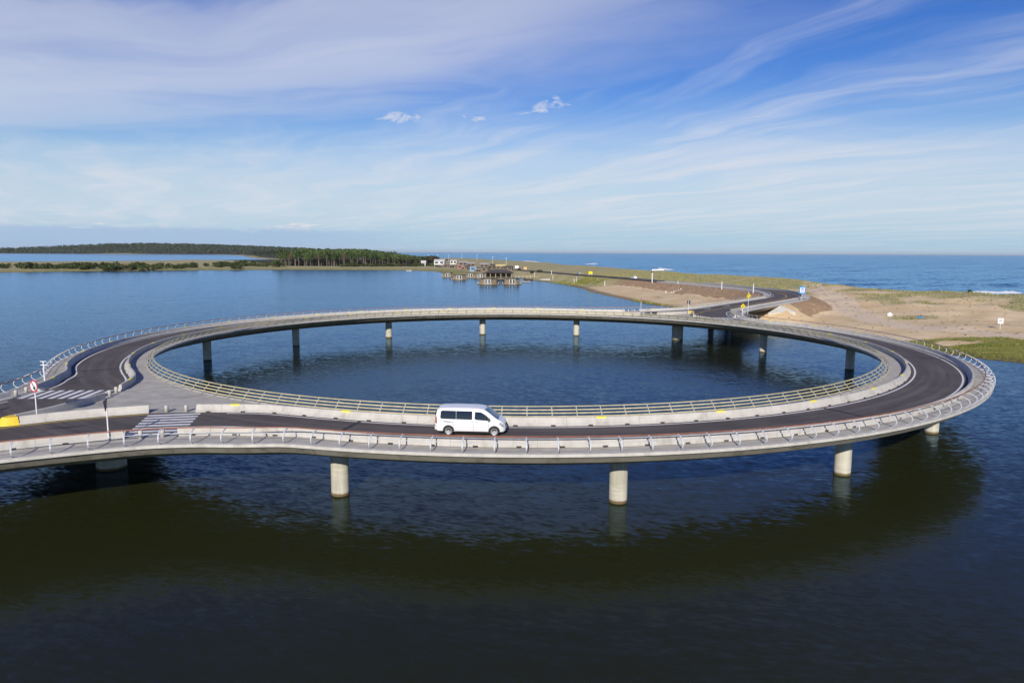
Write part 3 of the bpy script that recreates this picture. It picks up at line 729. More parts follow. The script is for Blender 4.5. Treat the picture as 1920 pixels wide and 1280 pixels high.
for mu in (1, -1):
    for s in (1, -1):
        for k in range(8):
            t0, t1 = (k + 0.12) / 8, (k + 0.66) / 8
            mixp = lambda p, q_, t: ((p[0] + (q_[0] - p[0]) * t) * mu, (p[1] + (q_[1] - p[1]) * t) * s)
            vv = [W(*mixp(A_, D_, t0)), W(*mixp(B_, C_, t0)), W(*mixp(B_, C_, t1)), W(*mixp(A_, D_, t1))]
            obj('crossing_stripe', [p + (ZD + .027,) for p in vv], [(0, 1, 2, 3)], M['white_paint'], bridge)
# road joints: dark rubber strips across the carriageway
for an in (PHI + 0.1, 180 - PHI - 0.1, 68.0, 112.0):
    for s in (1, -1):
        w = 0.16 / 51.5 * 57.3
        vv = [W(r * math.cos(R_(an + d)), r * math.sin(R_(an + d)) * s) + (ZD + .031,) for r, d in ((48.96, -w), (54.08, -w), (54.08, w), (48.96, w))]
        obj('expansion_joint', vv, [(0, 1, 2, 3)], M['joint'], bridge)
# kerb-less gutters, patch repairs on the carriageway
M['patch'] = material('asphalt_patch', (0.036, 0.032, 0.033), 0.8, vary=0.2, scale=3)
for (u, v, a, l, w) in ((52.0, -14.2, 20, 1.9, 0.30), (59.5, 4.2, -30, 2.4, 0.5), (64.5, 3.0, -10, 1.6, 0.5), (60.2, -6.2, 35, 1.6, 0.5)):
    pts = []
    for k in range(12):
        w_ = 2 * math.pi * k / 12; r = 1 + 0.25 * math.sin(3 * w_ + u); px, py = math.cos(w_) * l * r / 2, math.sin(w_) * w * r / 2
        ca_, sa_ = math.cos(R_(a)), math.sin(R_(a)); pts.append(W(u + px * ca_ - py * sa_, v + px * sa_ + py * ca_) + (ZD + .0245,))
    obj('asphalt_patch', pts, [tuple(range(12))], M['patch'], bridge)

# piers
def pier(x, y, r):
    prof = [(r, -1.2), (r, 3.0), (r * 1.0, ZB + 0.12)]
    n = 28; v = []; f = []
    for rr, z in prof:
        for k in range(n): v.append((x + rr * math.cos(2 * math.pi * k / n), y + rr * math.sin(2 * math.pi * k / n), z))
    for i in range(len(prof) - 1):
        for k in range(n): f.append((i * n + k, i * n + (k + 1) % n, (i + 1) * n + (k + 1) % n, (i + 1) * n + k))
    o = obj('pier', v, f, M['pier'], bridge, True)
    return o
for k in range(16):
    an = 22.5 * k
    if k in (0, 8): x, y = W(54.9 * (1 if k == 0 else -1), 0); pier(x, y, 1.12)
    else: x, y = W(51.5 * math.cos(R_(an)), 51.5 * math.sin(R_(an))); pier(x, y, 0.645)
for u in (75, 95, 115, 135): 
    for v_ in (2.0, -2.0): pier(*W(u, v_), 0.645)
for v_ in (2.0, -2.0): pier(*W(-78, v_), 0.645)

# outer railing: curved steel posts, a thin middle rail and a red timber handrail
def post_mesh(prof, w, t, mat, name):
    """flat bar bent along prof [(inward, height)], local x = along the railing, y = inward"""
    v = []; f = []; n = len(prof)
    for i, (o, h) in enumerate(prof):
        a = prof[max(0, i - 1)]; b = prof[min(n - 1, i + 1)]; dx, dz = b[0] - a[0], b[1] - a[1]; l = math.hypot(dx, dz)
        nx_, nz = -dz / l * t / 2, dx / l * t / 2
        v += [(-w / 2, o + nx_, h + nz), (w / 2, o + nx_, h + nz), (w / 2, o - nx_, h - nz), (-w / 2, o - nx_, h - nz)]
    for i in range(n - 1):
        for j in range(4): f.append((i * 4 + j, i * 4 + (j + 1) % 4, i * 4 + 4 + (j + 1) % 4, i * 4 + 4 + j))
    f += [(3, 2, 1, 0), tuple((n - 1) * 4 + j for j in range(4))]
    b = len(v)                                              # foot plate
    o = prof[0][0]
    mb = MB(); mb.v, mb.f = v, f; mb.box(-0.09, 0.09, o - 0.09, o + 0.09, 0.036, 0.05)
    return mb.data(name, mat)
OP = [(0.30, 0.035), (0.08, 0.11), (-0.07, 0.26), (-0.13, 0.43), (-0.08, 0.61), (0.08, 0.78), (0.34, 0.90), (0.66, 0.945)]
HR = 0.72; HZ = 0.975
op_me = post_mesh(OP, 0.09, 0.055, M['steel'], 'post')
rail_n = lambda P, o, h, r, mat, name, par, left: auto_smooth(MB().tube([p for p in Z(offset(P, o if left else -o), ZD + h)], r, 6).build(name, mat, par), 60)
for s in (1, -1):
    root = empty('outer_railing', parent=bridge)
    P = flipv(stepped(cut(EDGE, 20 if s > 0 else 20, cum(EDGE)[-1], 0.5), 0.5), s)
    rail_n(stepped(P, 0.8), HR, HZ, 0.042, M['red_wood'], 'handrail', root, s > 0)
    rail_n(stepped(P, 0.8), 0.02, 0.76, 0.022, M['steel'], 'middle_rail', root, s > 0)
    for x, y, an in along(P, s > 0, 0.0, 2.02, 1.1):
        link('post', op_me, root, (x, y, ZD), an if s > 0 else an + math.pi)
# inner railing: four pale timber rails on posts that lean over the water
IPf = lambda t: (-0.42 + 0.78 * t, 0.035 + 0.80 * t)        # towards the centre, height
IP = [(-0.46, 0.035), (-0.30, 0.20), (-0.06, 0.46), (0.26, 0.76), (0.34, 0.83)]
ip_me = post_mesh(IP, 0.075, 0.05, M['inner_steel'], 'post')
root = empty('inner_railing', parent=bridge)
NPI = 152
for k in range(NPI):
    a = 2 * math.pi * k / NPI; x, y = W(R_IN * math.cos(a), R_IN * math.sin(a))
    link('post', ip_me, root, (x, y, ZD), math.atan2(y, x) + math.pi / 2)
for (o, h, w, tk) in ((-0.36, 0.21, 0.045, 0.09), (-0.14, 0.42, 0.045, 0.09), (0.08, 0.63, 0.045, 0.09), (0.36, 0.86, 0.16, 0.06)):
    r = R_IN - o; n = 240; v = []; f = []
    for k in range(n):
        a = 2 * math.pi * k / n
        for rr, z in ((r - w / 2, h), (r + w / 2, h), (r + w / 2, h + tk), (r - w / 2, h + tk)): v.append((rr * math.cos(a), rr * math.sin(a), ZD + z))
    for k in range(n):
        for j in range(4): f.append((k * 4 + j, k * 4 + (j + 1) % 4, ((k + 1) % n) * 4 + (j + 1) % 4, ((k + 1) % n) * 4 + j))
    auto_smooth(obj('timber_rail', v, f, M['pale_wood'], root), 40)
# abutment where the far approach lands, with its sloped concrete cone
mb = MB(); mb.v = [W(-101, 6.45) + (ZD - 0.19,), W(-101, -6.45) + (ZD - 0.19,), W(-101, -6.45) + (0.2,), W(-101, 6.45) + (0.2,), W(-103, 6.45) + (ZD - 0.19,), W(-103, -6.45) + (ZD - 0.19,), W(-103, -6.45) + (0.2,), W(-103, 6.45) + (0.2,)]
mb.f = [(0, 1, 2, 3), (7, 6, 5, 4), (0, 4, 5, 1), (3, 2, 6, 7), (0, 3, 7, 4), (1, 5, 6, 2)]; mb.build('abutment', M['edge'], bridge)
for s in (1, -1):                                            # triangular wing walls at the corners of the abutment
    A3, B3, C3 = W(-100.8, 6.62 * s), W(-97.4, 4.9 * s), W(-100.2, 10.6 * s)
    v = [A3 + (4.68,), B3 + (3.0,), C3 + (3.35,), B3 + (1.2,), C3 + (1.2,), W(-103.5, 6.62 * s) + (4.62,), W(-102.5, 9.9 * s) + (3.2,)]
    f = [(0, 1, 2), (1, 3, 4, 2), (0, 2, 6, 5), (2, 4, 6), (0, 5, 3, 1)]
    obj('wing_wall', v, f, M['edge'], bridge)

# ------------------------------------------------------------------ bollards
bol_v, bol_f = [], []
def lathe(prof, n=14):
    v = []; f = []
    for r, z in prof:
        for k in range(n): v.append((r * math.cos(2 * math.pi * k / n), r * math.sin(2 * math.pi * k / n), z))
    for i in range(len(prof) - 1):
        for k in range(n): f.append((i * n + k, i * n + (k + 1) % n, (i + 1) * n + (k + 1) % n, (i + 1) * n + k))
    f.append(tuple(reversed(range(n)))); f.append(tuple((len(prof) - 1) * n + k for k in range(n)))
    return v, f
v, f = lathe([(0.145, 0.0), (0.145, 0.50), (0.135, 0.535), (0.11, 0.55)]); bol_me = meshdata('bollard', v, f, M['barrier'])
bol_me.polygons.foreach_set('use_smooth', [len(p.vertices) == 4 for p in bol_me.polygons])
def bollard(u, v_, label):
    o = link('bollard', bol_me, None, W(u, v_) + (ZD,)); tag(o, label, 'bollard', 'concrete bollards at the crossings')
BI, BO = ((52.62, 4.95), (51.6, 6.05)), ((57.62, 11.35), (56.55, 12.2))
bollard(*BI[0], 'left of two concrete bollards on the plaza side of the near zebra crossing'); bollard(*BI[1], 'right of two concrete bollards on the plaza side of the near zebra crossing')
bollard(*BO[0], 'left bollard seen through the near outer railing below the zebra crossing'); bollard(*BO[1], 'right bollard seen through the near outer railing below the zebra crossing')
bollard(BI[0][0], -BI[0][1], 'bollard beside the island barrier end at the left plaza, nearer of two'); bollard(BI[1][0], -BI[1][1], 'bollard beside the curved inner barrier at the left plaza, farther of two')
bollard(BO[0][0], -BO[0][1], 'leftmost bollard of the bridge, on the walkway behind the round sign'); bollard(BO[1][0], -BO[1][1], 'bollard on the far left walkway, just right of the round sign')
for p, nm in ((BI[0], 'left'), (BI[1], 'right')): pass
bollard(-BO[0][0], -BO[0][1], 'small far bollard on the outer walkway, right of its pair at the far fork'); bollard(-BO[1][0], -BO[1][1], 'small far bollard on the outer walkway, left of its pair at the far fork')
bollard(-BI[0][0], -BI[0][1], 'far fork bollard on the island side, right of its pair'); bollard(-BI[1][0], -BI[1][1], 'far fork bollard on the island side, left of its pair')
for k, nm in ((0, 'left'), (1, 'middle'), (2, 'right')):
    bollard(-(52.9 - 0.75 * k), 4.6 + 0.8 * k, nm + ' of three bollards just right of the yellow island tip at the far fork')
    bollard(-(57.7 - 0.6 * k), 11.25 + 0.5 * k, nm + ' of three bollards below the yellow diamond sign at the far fork')

# ------------------------------------------------------------------ signs
M['sign_white'] = material('sign_white', (0.80, 0.80, 0.80), 0.4); M['sign_red'] = material('sign_red', (0.55, 0.02, 0.05), 0.4)
M['sign_green'] = material('sign_dark_green', (0.01, 0.05, 0.03), 0.4); M['sign_back'] = material('sign_back', (0.10, 0.105, 0.115), 0.5, 0.2)
M['sign_yellow'] = material('sign_yellow', (0.86, 0.66, 0.02), 0.4); M['sign_blue'] = material('sign_blue', (0.04, 0.27, 0.62), 0.4)
M['sign_orange'] = material('sign_orange', (0.75, 0.25, 0.04), 0.5)
def pole_part(root, h, r=0.045, mat='white_steel'): return auto_smooth(MB().tube([(0, 0, 0), (0, 0, h)], r, 10).build('pole', M[mat], root), 40)
def plate(root, name, pts, y0, y1, mat, zc):
    """flat plate in local xz, front towards -y"""
    n = len(pts); v = [(p[0], y0, zc + p[1]) for p in pts] + [(p[0], y1, zc + p[1]) for p in pts]
    f = [tuple(range(n)), tuple(reversed(range(n, 2 * n)))] + [(i, n + i, n + (i + 1) % n, (i + 1) % n) for i in range(n)]
    return obj(name, v, f, M[mat], root)
disc = lambda r, n=28: [(r * math.cos(2 * math.pi * k / n), r * math.sin(2 * math.pi * k / n)) for k in range(n)]
ARROW = [(-0.25, 0.30), (-0.17, 0.33), (0.09, -0.05), (0.19, 0.04), (0.24, -0.33), (-0.10, -0.18), (0.02, -0.11)]
def round_sign(loc, rz, label, h=2.6, back_visible=False):
    r = tag(empty('round_sign', loc, rz), label, 'road sign'); pole_part(r, h + 0.45)
    pl = plate(r, 'plate', disc(0.47), -0.075, -0.055, 'sign_back', h)
    plate(pl, 'red_ring', disc(0.47), -0.080, -0.0755, 'sign_red', h); plate(pl, 'white_disc', disc(0.37), -0.085, -0.0805, 'sign_white', h)
    plate(pl, 'arrow', ARROW, -0.090, -0.0855, 'sign_green', h); return r
x, y = W(59.9, 0.0); round_sign((x, y, ZD), R_(-24), 'red ringed round sign with dark slanting arrow on the left island')
x, y = W(-59.9, 0.0); round_sign((x, y, ZD), R_(125), 'round sign seen from behind on the far island', 2.5)
def tri_sign(loc, rz, label, h=2.45):
    r = tag(empty('triangular_sign', loc, rz), label, 'road sign'); pole_part(r, h)
    T = [(-0.45, 0.35), (0.45, 0.35), (0.06, -0.42), (-0.06, -0.42)]
    pl = plate(r, 'plate', T, -0.075, -0.055, 'sign_back', h); plate(pl, 'red_border', T, -0.080, -0.0755, 'sign_red', h)
    plate(pl, 'white_panel', [(-0.27, 0.23), (0.27, 0.23), (0.0, -0.20)], -0.085, -0.0805, 'sign_white', h); return r
tri_sign(W(59.25, 10.35) + (ZD,), R_(285), 'triangular sign on a white pole on the near walkway, seen edge on')
tri_sign(W(-59.25, -10.6) + (ZD,), AX + R_(190), 'triangular sign on a white pole at the far left of the far fork')
r = tag(empty('bracket_pole', W(54.3, -14.4) + (ZD,), R_(12)), 'white pole with two short crossbars on the far left walkway', 'pole')
pole_part(r, 2.35, 0.06)
for z in (2.0, 2.33): MB().box(-0.27, 0.27, -0.03, 0.03, z, z + 0.06).build('crossbar', M['white_steel'], r)
def diamond(loc, rz, label, h, glyph):
    r = tag(empty('diamond_sign', loc, rz), label, 'road sign'); pole_part(r, h + 0.9 if glyph == 'bend' else h + 0.4)
    pl = plate(r, 'plate', [(0, .55), (-.55, 0), (0, -.55), (.55, 0)], -0.075, -0.055, 'sign_yellow', h)
    if glyph == 'walk':
        plate(pl, 'symbol', [(-.04, .3), (.06, .3), (.06, .1), (.12, -.3), (.03, -.3), (0, -.08), (-.08, -.3), (-.16, -.28), (-.04, .05)], -0.080, -0.0755, 'dark', h)
    else:
        plate(pl, 'symbol', [(-.24, .16), (-.05, .26), (-.06, .14), (.16, .02), (.16, -.26), (.06, -.26), (.06, -.03), (-.1, .06), (-.14, -.02)], -0.080, -0.0755, 'dark', h)
    return r
diamond((44.6, 39.6, ZD), R_(20), 'yellow diamond sign with walking figure, nearer the far crossing', 2.35, 'walk')
diamond((48.3, 47.6, ZD), R_(20), 'yellow diamond sign with bend arrow on the tall pole', 3.9, 'bend')
r = tag(empty('blue_sign', (77.5, 92.5, ZD - 0.1), R_(14)), 'square blue information sign on a post beside the bend', 'road sign'); pole_part(r, 2.6)
pl = plate(r, 'panel', [(-.95, -1.0), (.95, -1.0), (.95, 1.0), (-.95, 1.0)], -0.08, -0.055, 'sign_blue', 3.0)
plate(pl, 'white_field', [(-.68, -.7), (.68, -.7), (.68, .65), (-.68, .65)], -0.086, -0.081, 'sign_white', 3.0)
plate(pl, 'symbol', [(-.32, -.6), (-.12, -.6), (-.12, .2), (.12, .2), (.12, -.6), (.32, -.6), (.32, .5), (-.32, .5)], -0.091, -0.0865, 'sign_blue', 3.0)
x, y = 103.0, 50.5; r = tag(empty('notice_board', (x, y, gz(x, y)), R_(-25)), 'white notice board on a post standing in the sand at right', 'sign'); pole_part(r, 1.4, 0.05)
pl = plate(r, 'panel', [(-.5, -.58), (.5, -.58), (.5, .58), (-.5, .58)], -0.08, -0.055, 'sign_white', 1.75)
for zz in (0.2, 0.0, -0.15): plate(pl, 'text_line', [(-.3, zz), (.3, zz), (.3, zz + .07), (-.3, zz + .07)], -0.084, -0.081, 'sign_back', 1.75)

# ------------------------------------------------------------------ white passenger van on the near road
M['van_white'] = material('van_paint', (0.78, 0.78, 0.78), 0.28, spec=0.5, coat=0.6)
M['glass'] = material('dark_glass', (0.012, 0.016, 0.022), 0.06, spec=0.8)
M['blue_glass'] = material('windscreen_glass', (0.02, 0.05, 0.09), 0.04, spec=1.0)
M['trim'] = material('grey_trim', (0.35, 0.36, 0.37), 0.5); M['chrome'] = material('silver_rim', (0.52, 0.53, 0.55), 0.4, 0.25); M['lamp_red'] = material('tail_lamp', (0.35, 0.015, 0.015), 0.25)
M['lamp_clear'] = material('head_lamp', (0.55, 0.57, 0.58), 0.15, 0.4); M['seam'] = material('panel_gap', (0.14, 0.14, 0.145), 0.8); M['dark_grey'] = material('dark_grey', (0.06, 0.06, 0.065), 0.5)
VT = [(-2.56, 1.10), (-2.53, 1.45), (-2.47, 1.72), (-2.36, 1.86), (-2.1, 1.915), (-1.2, 1.94), (0.0, 1.93), (0.6, 1.90), (0.92, 1.82), (1.25, 1.60), (1.62, 1.31), (1.86, 1.15), (2.1, 1.06), (2.35, 0.94), (2.48, 0.82), (2.55, 0.62), (2.57, 0.45)]
def vtop(x): return float(np.interp(x, [p[0] for p in VT], [p[1] for p in VT]))
def vwid(x): return float(np.interp(x, [-2.57, -2.5, -2.3, -1.5, 1.2, 1.9, 2.25, 2.45, 2.54, 2.58], [0.80, 0.87, 0.925, 0.96, 0.96, 0.935, 0.86, 0.74, 0.60, 0.45]))
def vside(x, z):
    k = np.interp(z, [0.22, 0.34, 0.55, 0.9, 1.13, 1.45, 1.80, 1.95], [0.93, 0.975, 0.995, 1.0, 0.985, 0.925, 0.84, 0.80]); return float(k) * vwid(x)
def van(loc, rz):
    root = tag(empty('white_van', loc, rz), 'white passenger van with dark side windows driving on the near road', 'van')
    xs = [-2.57, -2.54, -2.46, -2.34, -2.15, -1.9] + list(np.arange(-1.6, 0.61, 0.2)) + [0.75, 0.92, 1.08, 1.25, 1.43, 1.62, 1.74, 1.86, 2.0, 2.14, 2.28, 2.40, 2.48, 2.54, 2.58]
    fr = [0.0, 0.10, 0.22, 0.36, 0.5, 0.64, 0.78, 0.89]
    v = []; f = []; rows = []
    for x in xs:
        T = vtop(x); zb = 0.27 if -2.4 < x < 2.3 else float(np.interp(abs(x), [2.3, 2.58], [0.27, 0.36])); row = []
        prof = [(0.0, zb), (0.80 * vside(x, zb), zb)]
        for q_ in fr[0:]:
            z = zb + 0.05 + (T - 0.10 - zb - 0.05) * q_ / 0.89; prof.append((vside(x, z), z))
        yt = prof[-1][0]; prof += [(yt - 0.05, T - 0.035), (yt - 0.14, T - 0.005), (yt * 0.5, T + 0.015), (0.0, T + 0.02)]
        full = [(y_, z_) for y_, z_ in prof] + [(-y_, z_) for y_, z_ in reversed(prof[1:-1])]
        rows.append(len(v)); v += [(x, y_, z_) for y_, z_ in full]; m_ = len(full)
    for i in range(len(rows) - 1):
        for j in range(m_): f.append((rows[i] + j, rows[i + 1] + j, rows[i + 1] + (j + 1) % m_, rows[i] + (j + 1) % m_))
    f.append(tuple(rows[0] + j for j in range(m_))); f.append(tuple(rows[-1] + j for j in reversed(range(m_))))
    body = obj('body', v, f, M['van_white'], root); auto_smooth(body, 42)
    def side_patch(name, poly, mat, par, off=0.006, s=-1, sub=5):
        bm = bmesh.new(); vs = [bm.verts.new((p[0], 0, p[1])) for p in poly]; bm.faces.new(vs)
        bmesh.ops.triangulate(bm, faces=bm.faces)
        bmesh.ops.subdivide_edges(bm, edges=bm.edges, cuts=sub, use_grid_fill=True)
        for q_ in bm.verts: q_.co.y = s * (vside(q_.co.x, q_.co.z) + off)
        bmesh.ops.recalc_face_normals(bm, faces=bm.faces)
        me = bpy.data.meshes.new(name); bm.to_mesh(me); bm.free(); me.materials.append(M[mat]); me.polygons.foreach_set('use_smooth', [True] * len(me.polygons))
        o = link(name, me, par)
        if s > 0:
            for p_ in me.polygons: pass
        return o
    for s in (-1, 1):
        side_patch('rear_window', [(-2.20, 1.25), (-2.12, 1.18), (-1.10, 1.17), (-1.10, 1.74), (-2.08, 1.74), (-2.17, 1.66)], 'glass', root, s=s)
        side_patch('sliding_window', [(-1.085, 1.17), (0.0, 1.15), (0.03, 1.19), (0.03, 1.71), (-0.01, 1.74), (-1.085, 1.74)], 'glass', root, s=s)
        dw = side_patch('door_window', [(0.20, 1.22), (0.30, 1.15), (0.92, 1.11), (1.30, 1.09), (1.34, 1.12), (1.05, 1.42), (0.72, 1.64), (0.55, 1.69), (0.22, 1.70)], 'glass', root, s=s)
        side_patch('quarter_trim', [(0.94, 1.115), (0.97, 1.115), (0.97, 1.47), (0.94, 1.50)], 'dark', dw, 0.009, s, 2)
        for x0, z0, z1 in ((0.115, 0.34, 1.78), (-1.30, 0.40, 1.16), (1.18, 0.42, 1.08)):
            side_patch('panel_gap', [(x0, z0), (x0 + 0.014, z0), (x0 + 0.014, z1), (x0, z1)], 'seam', body, 0.004, s, 3)
        side_patch('sill_trim', [(-1.15, 0.285), (1.05, 0.285), (1.05, 0.335), (-1.15, 0.335)], 'dark_grey', body, 0.008, s, 3)
        for x0 in (-0.05, 0.22): side_patch('door_handle', [(x0, 1.0), (x0 + 0.17, 1.0), (x0 + 0.17, 1.035), (x0, 1.035)], 'trim', body, 0.02, s, 1)
        # worn side lettering, too small to read in the picture: a run of thin grey strokes
        side_patch('side_graphic', [(-2.18, 0.99), (-2.06, 0.99), (-2.06, 1.03), (-2.18, 1.03)], 'trim', body, 0.005, s, 1)
        side_patch('side_graphic', [(-1.98, 0.975), (-1.30, 0.94), (-1.30, 0.965), (-1.70, 1.02), (-1.98, 1.02)], 'seam', body, 0.005, s, 1)
        side_patch('tail_lamp', [(-2.555, 0.86), (-2.44, 0.86), (-2.46, 1.30), (-2.545, 1.30)], 'lamp_red', root, 0.012, s, 2)
        side_patch('head_lamp', [(1.86, 0.90), (2.22, 0.66), (2.42, 0.66), (2.36, 0.82), (2.02, 0.99)], 'lamp_clear', root, 0.012, s, 3)
        for wx in (1.56, -1.62):
            w = empty('wheel', (wx, s * 0.845, 0.345), 0, root)
            def disc_y(r0, r1, y0, y1, n=26):
                v = []; f = []
                prof = [(r0, y0), (r1 * 0.97, y0), (r1, y0 + (y1 - y0) * 0.2), (r1, y0 + (y1 - y0) * 0.8), (r1 * 0.97, y1), (r0, y1)]
                for rr, yy in prof:
                    for k in range(n): v.append((rr * math.cos(2 * math.pi * k / n), yy, rr * math.sin(2 * math.pi * k / n)))
                m2 = len(prof)
                for i in range(m2):
                    for k in range(n): f.append((i * n + k, i * n + (k + 1) % n, ((i + 1) % m2) * n + (k + 1) % n, ((i + 1) % m2) * n + k))
                return v, f
            v, f = disc_y(0.20, 0.345, -0.10, 0.125); v = [(a, b * s, c) for a, b, c in v]; auto_smooth(obj('tyre', v, f, M['black'], w), 40)
            rimp = [(0.0, 0.105), (0.05, 0.11), (0.07, 0.085), (0.15, 0.075), (0.18, 0.115), (0.235, 0.130)]; n = 26; v = []; f = []
            for rr, yy in rimp:
                for k in range(n): v.append((rr * math.cos(2 * math.pi * k / n), s * yy, rr * math.sin(2 * math.pi * k / n)))
            for i in range(len(rimp) - 1):
                for k in range(n): f.append((i * n + k, i * n + (k + 1) % n, (i + 1) * n + (k + 1) % n, (i + 1) * n + k))
            auto_smooth(obj('rim', v, f, M['chrome'], w), 40)
            # wheel arch: a black half disc laid on the flank paints the shaded hollow
            ar = [(wx + 0.405 * math.cos(R_(a)), 0.345 + 0.405 * math.sin(R_(a))) for a in range(-8, 189, 12)]
            ar = [(max(-2.5, min(2.5, a)), max(0.28, b)) for a, b in ar]
            side_patch('wheel_arch', ar, 'black', body, 0.004, s, 2)
    # windscreen and rear glass on the end slopes
    def slope_patch(name, xs_, half, mat, par, lift=0.012):
        v = []; f = []; m3 = 9
        for x in xs_:
            hw = half(x)
            for j in range(m3):
                t_ = -1 + 2 * j / (m3 - 1); y_ = hw * t_; T = vtop(x); yt = vside(x, T - 0.10)
                k = abs(y_) / yt; drop = 0.02 if k < 0.5 else 0.02 + (k - 0.5) * 0.05
                v.append((x, y_, T + 0.03 - drop + lift))
        for i in range(len(xs_) - 1):
            for j in range(m3 - 1): f.append((i * m3 + j, i * m3 + m3 + j, i * m3 + m3 + j + 1, i * m3 + j + 1))
        o = obj(name, v, f, M[mat], par, True); return o
    ws = slope_patch('windscreen', list(np.linspace(0.90, 1.84, 9)), lambda x: vside(x, vtop(x) - 0.1) * (0.90 if x < 1.7 else 0.88), 'blue_glass', root)
    slope_patch('roof_seam', [0.60, 0.62], lambda x: vside(x, 1.8) * 0.93, 'seam', body, 0.004)
    MB().box(2.44, 2.592, -0.36, 0.36, 0.60, 0.76).build('grille', M['dark'], root); MB().box(2.46, 2.60, -0.40, 0.40, 0.30, 0.42).build('bumper_intake', M['dark'], root)
    MB().box(-2.60, -2.52, -0.8, 0.8, 0.40, 0.62).build('rear_bumper', M['van_white'], root)
    MB().box(-2.575, -2.54, -0.66, 0.66, 1.22, 1.60).build('back_window', M['glass'], root)
    for s in (-1, 1):
        mr = MB(); mr.box(1.16, 1.30, s * 0.99 if s < 0 else 0.93, s * 0.93 + (0.0 if s < 0 else 0.06) if s < 0 else 0.99, 1.13, 1.17)
        y0, y1 = sorted((s * 0.95, s * 1.14)); MB().box(1.14, 1.27, y0, y1, 1.10, 1.30, (1.16, 1.26, y0 + .01, y1 - .01)).build('side_mirror', M['dark_grey'], root)
    MB().box(-1.45, 1.40, -0.75, 0.75, 0.16, 0.30).build('underbody', M['black'], root)
    for o in [c for c in root.children_recursive if c.type == 'MESH' and not c.parent.name.startswith('wheel')]:   # short, blunt nose
        for q_ in o.data.vertices:
            if q_.co.x > 1.95: q_.co.x = 1.95 + (q_.co.x - 1.95) * 0.62
    return root
th = R_(-93.38); rv = 50.95
van((rv * math.cos(th), rv * math.sin(th), ZD + 0.022), th + math.pi / 2)

# ------------------------------------------------------------------ distant cars
def car(name, loc, rz, mat, label, scale=1.0):
    root = tag(empty(name, loc, rz), label, 'car', 'cars on the coast road')
    prof = [(-2.05, 0.35), (-2.1, 0.8), (-1.95, 0.95), (-1.55, 1.38), (-0.2, 1.45), (0.55, 1.32), (1.15, 0.95), (1.95, 0.82), (2.1, 0.6), (2.05, 0.35)]
    v = []; f = []; n = len(prof)
    for s in (-1, 1): v += [(x, s * (0.84 if z < 1.0 else 0.66), z) for x, z in prof]
    f = [tuple(range(n)), tuple(reversed(range(n, 2 * n)))] + [(i, n + i, n + (i + 1) % n, (i + 1) % n) for i in range(n)]
    auto_smooth(obj('body', v, f, mat, root), 30)
    for s in (-1, 1):
        pts = [(-1.5, 1.0), (-1.3, 1.30), (-0.2, 1.36), (0.5, 1.24), (0.95, 1.0)]
        ys = [s * (0.86 if z < 1.01 else 0.70) for x, z in pts]
        obj('side_window', [(x, y_ + s * 0.02, z) for (x, z), y_ in zip(pts, ys)], [(0, 1, 2, 3, 4) if s > 0 else (4, 3, 2, 1, 0)], M['glass'], root)
        for wx in (-1.3, 1.3):
            vv, ff = lathe([(0.31, -0.1), (0.31, 0.1)], 14); obj('wheel', [(wx + a, s * 0.78 + c, 0.31 + b) for a, b, c in vv], ff, M['black'], root)
    obj('windscreen', [(0.60, -.6, 1.335), (0.60, .6, 1.335), (1.13, .74, 0.995), (1.13, -.74, 0.995)], [(0, 1, 2, 3)], M['glass'], root)
    return root
M['car_dark'] = material('dark_car_paint', (0.025, 0.03, 0.035), 0.3, spec=0.6); M['car_silver'] = material('silver_car_paint', (0.45, 0.46, 0.48), 0.35, 0.3)
def on_road(s, o):
    k = np.interp(s, ROADL, np.arange(len(ROADL))); i = int(k); a, b = ROADA[i], ROADA[min(i + 1, len(ROADA) - 1)]
    d = (b - a) / np.linalg.norm(b - a); p = a + (b - a) * (k - i); return p[0] - d[1] * o, p[1] + d[0] * o, float(ROAD_Z(s)) + 0.03, math.atan2(d[1], d[0])
def s_at_y(yv): return float(np.interp(yv, ROADA[:, 1], ROADL))
x, y, z, a = on_road(s_at_y(255), 2.0); car('parked_car', (x, y, z), a, M['van_white'], 'white car with dark windows on the road left of the tall mast')
x, y, z, a = on_road(s_at_y(330), 1.8); car('parked_car', (x, y, z), a, M['car_silver'], 'silver car on the road left of the yellow two legged sign')
x, y, z, a = on_road(s_at_y(462), 2.0); car('parked_car', (x, y, z), a, M['car_dark'], 'dark car on the road below the orange sign')
x, y, z, a = on_road(s_at_y(545), 1.0); car('parked_car', (x, y, z), a + 0.5, M['car_dark'], 'small dark car left of the white and red board')

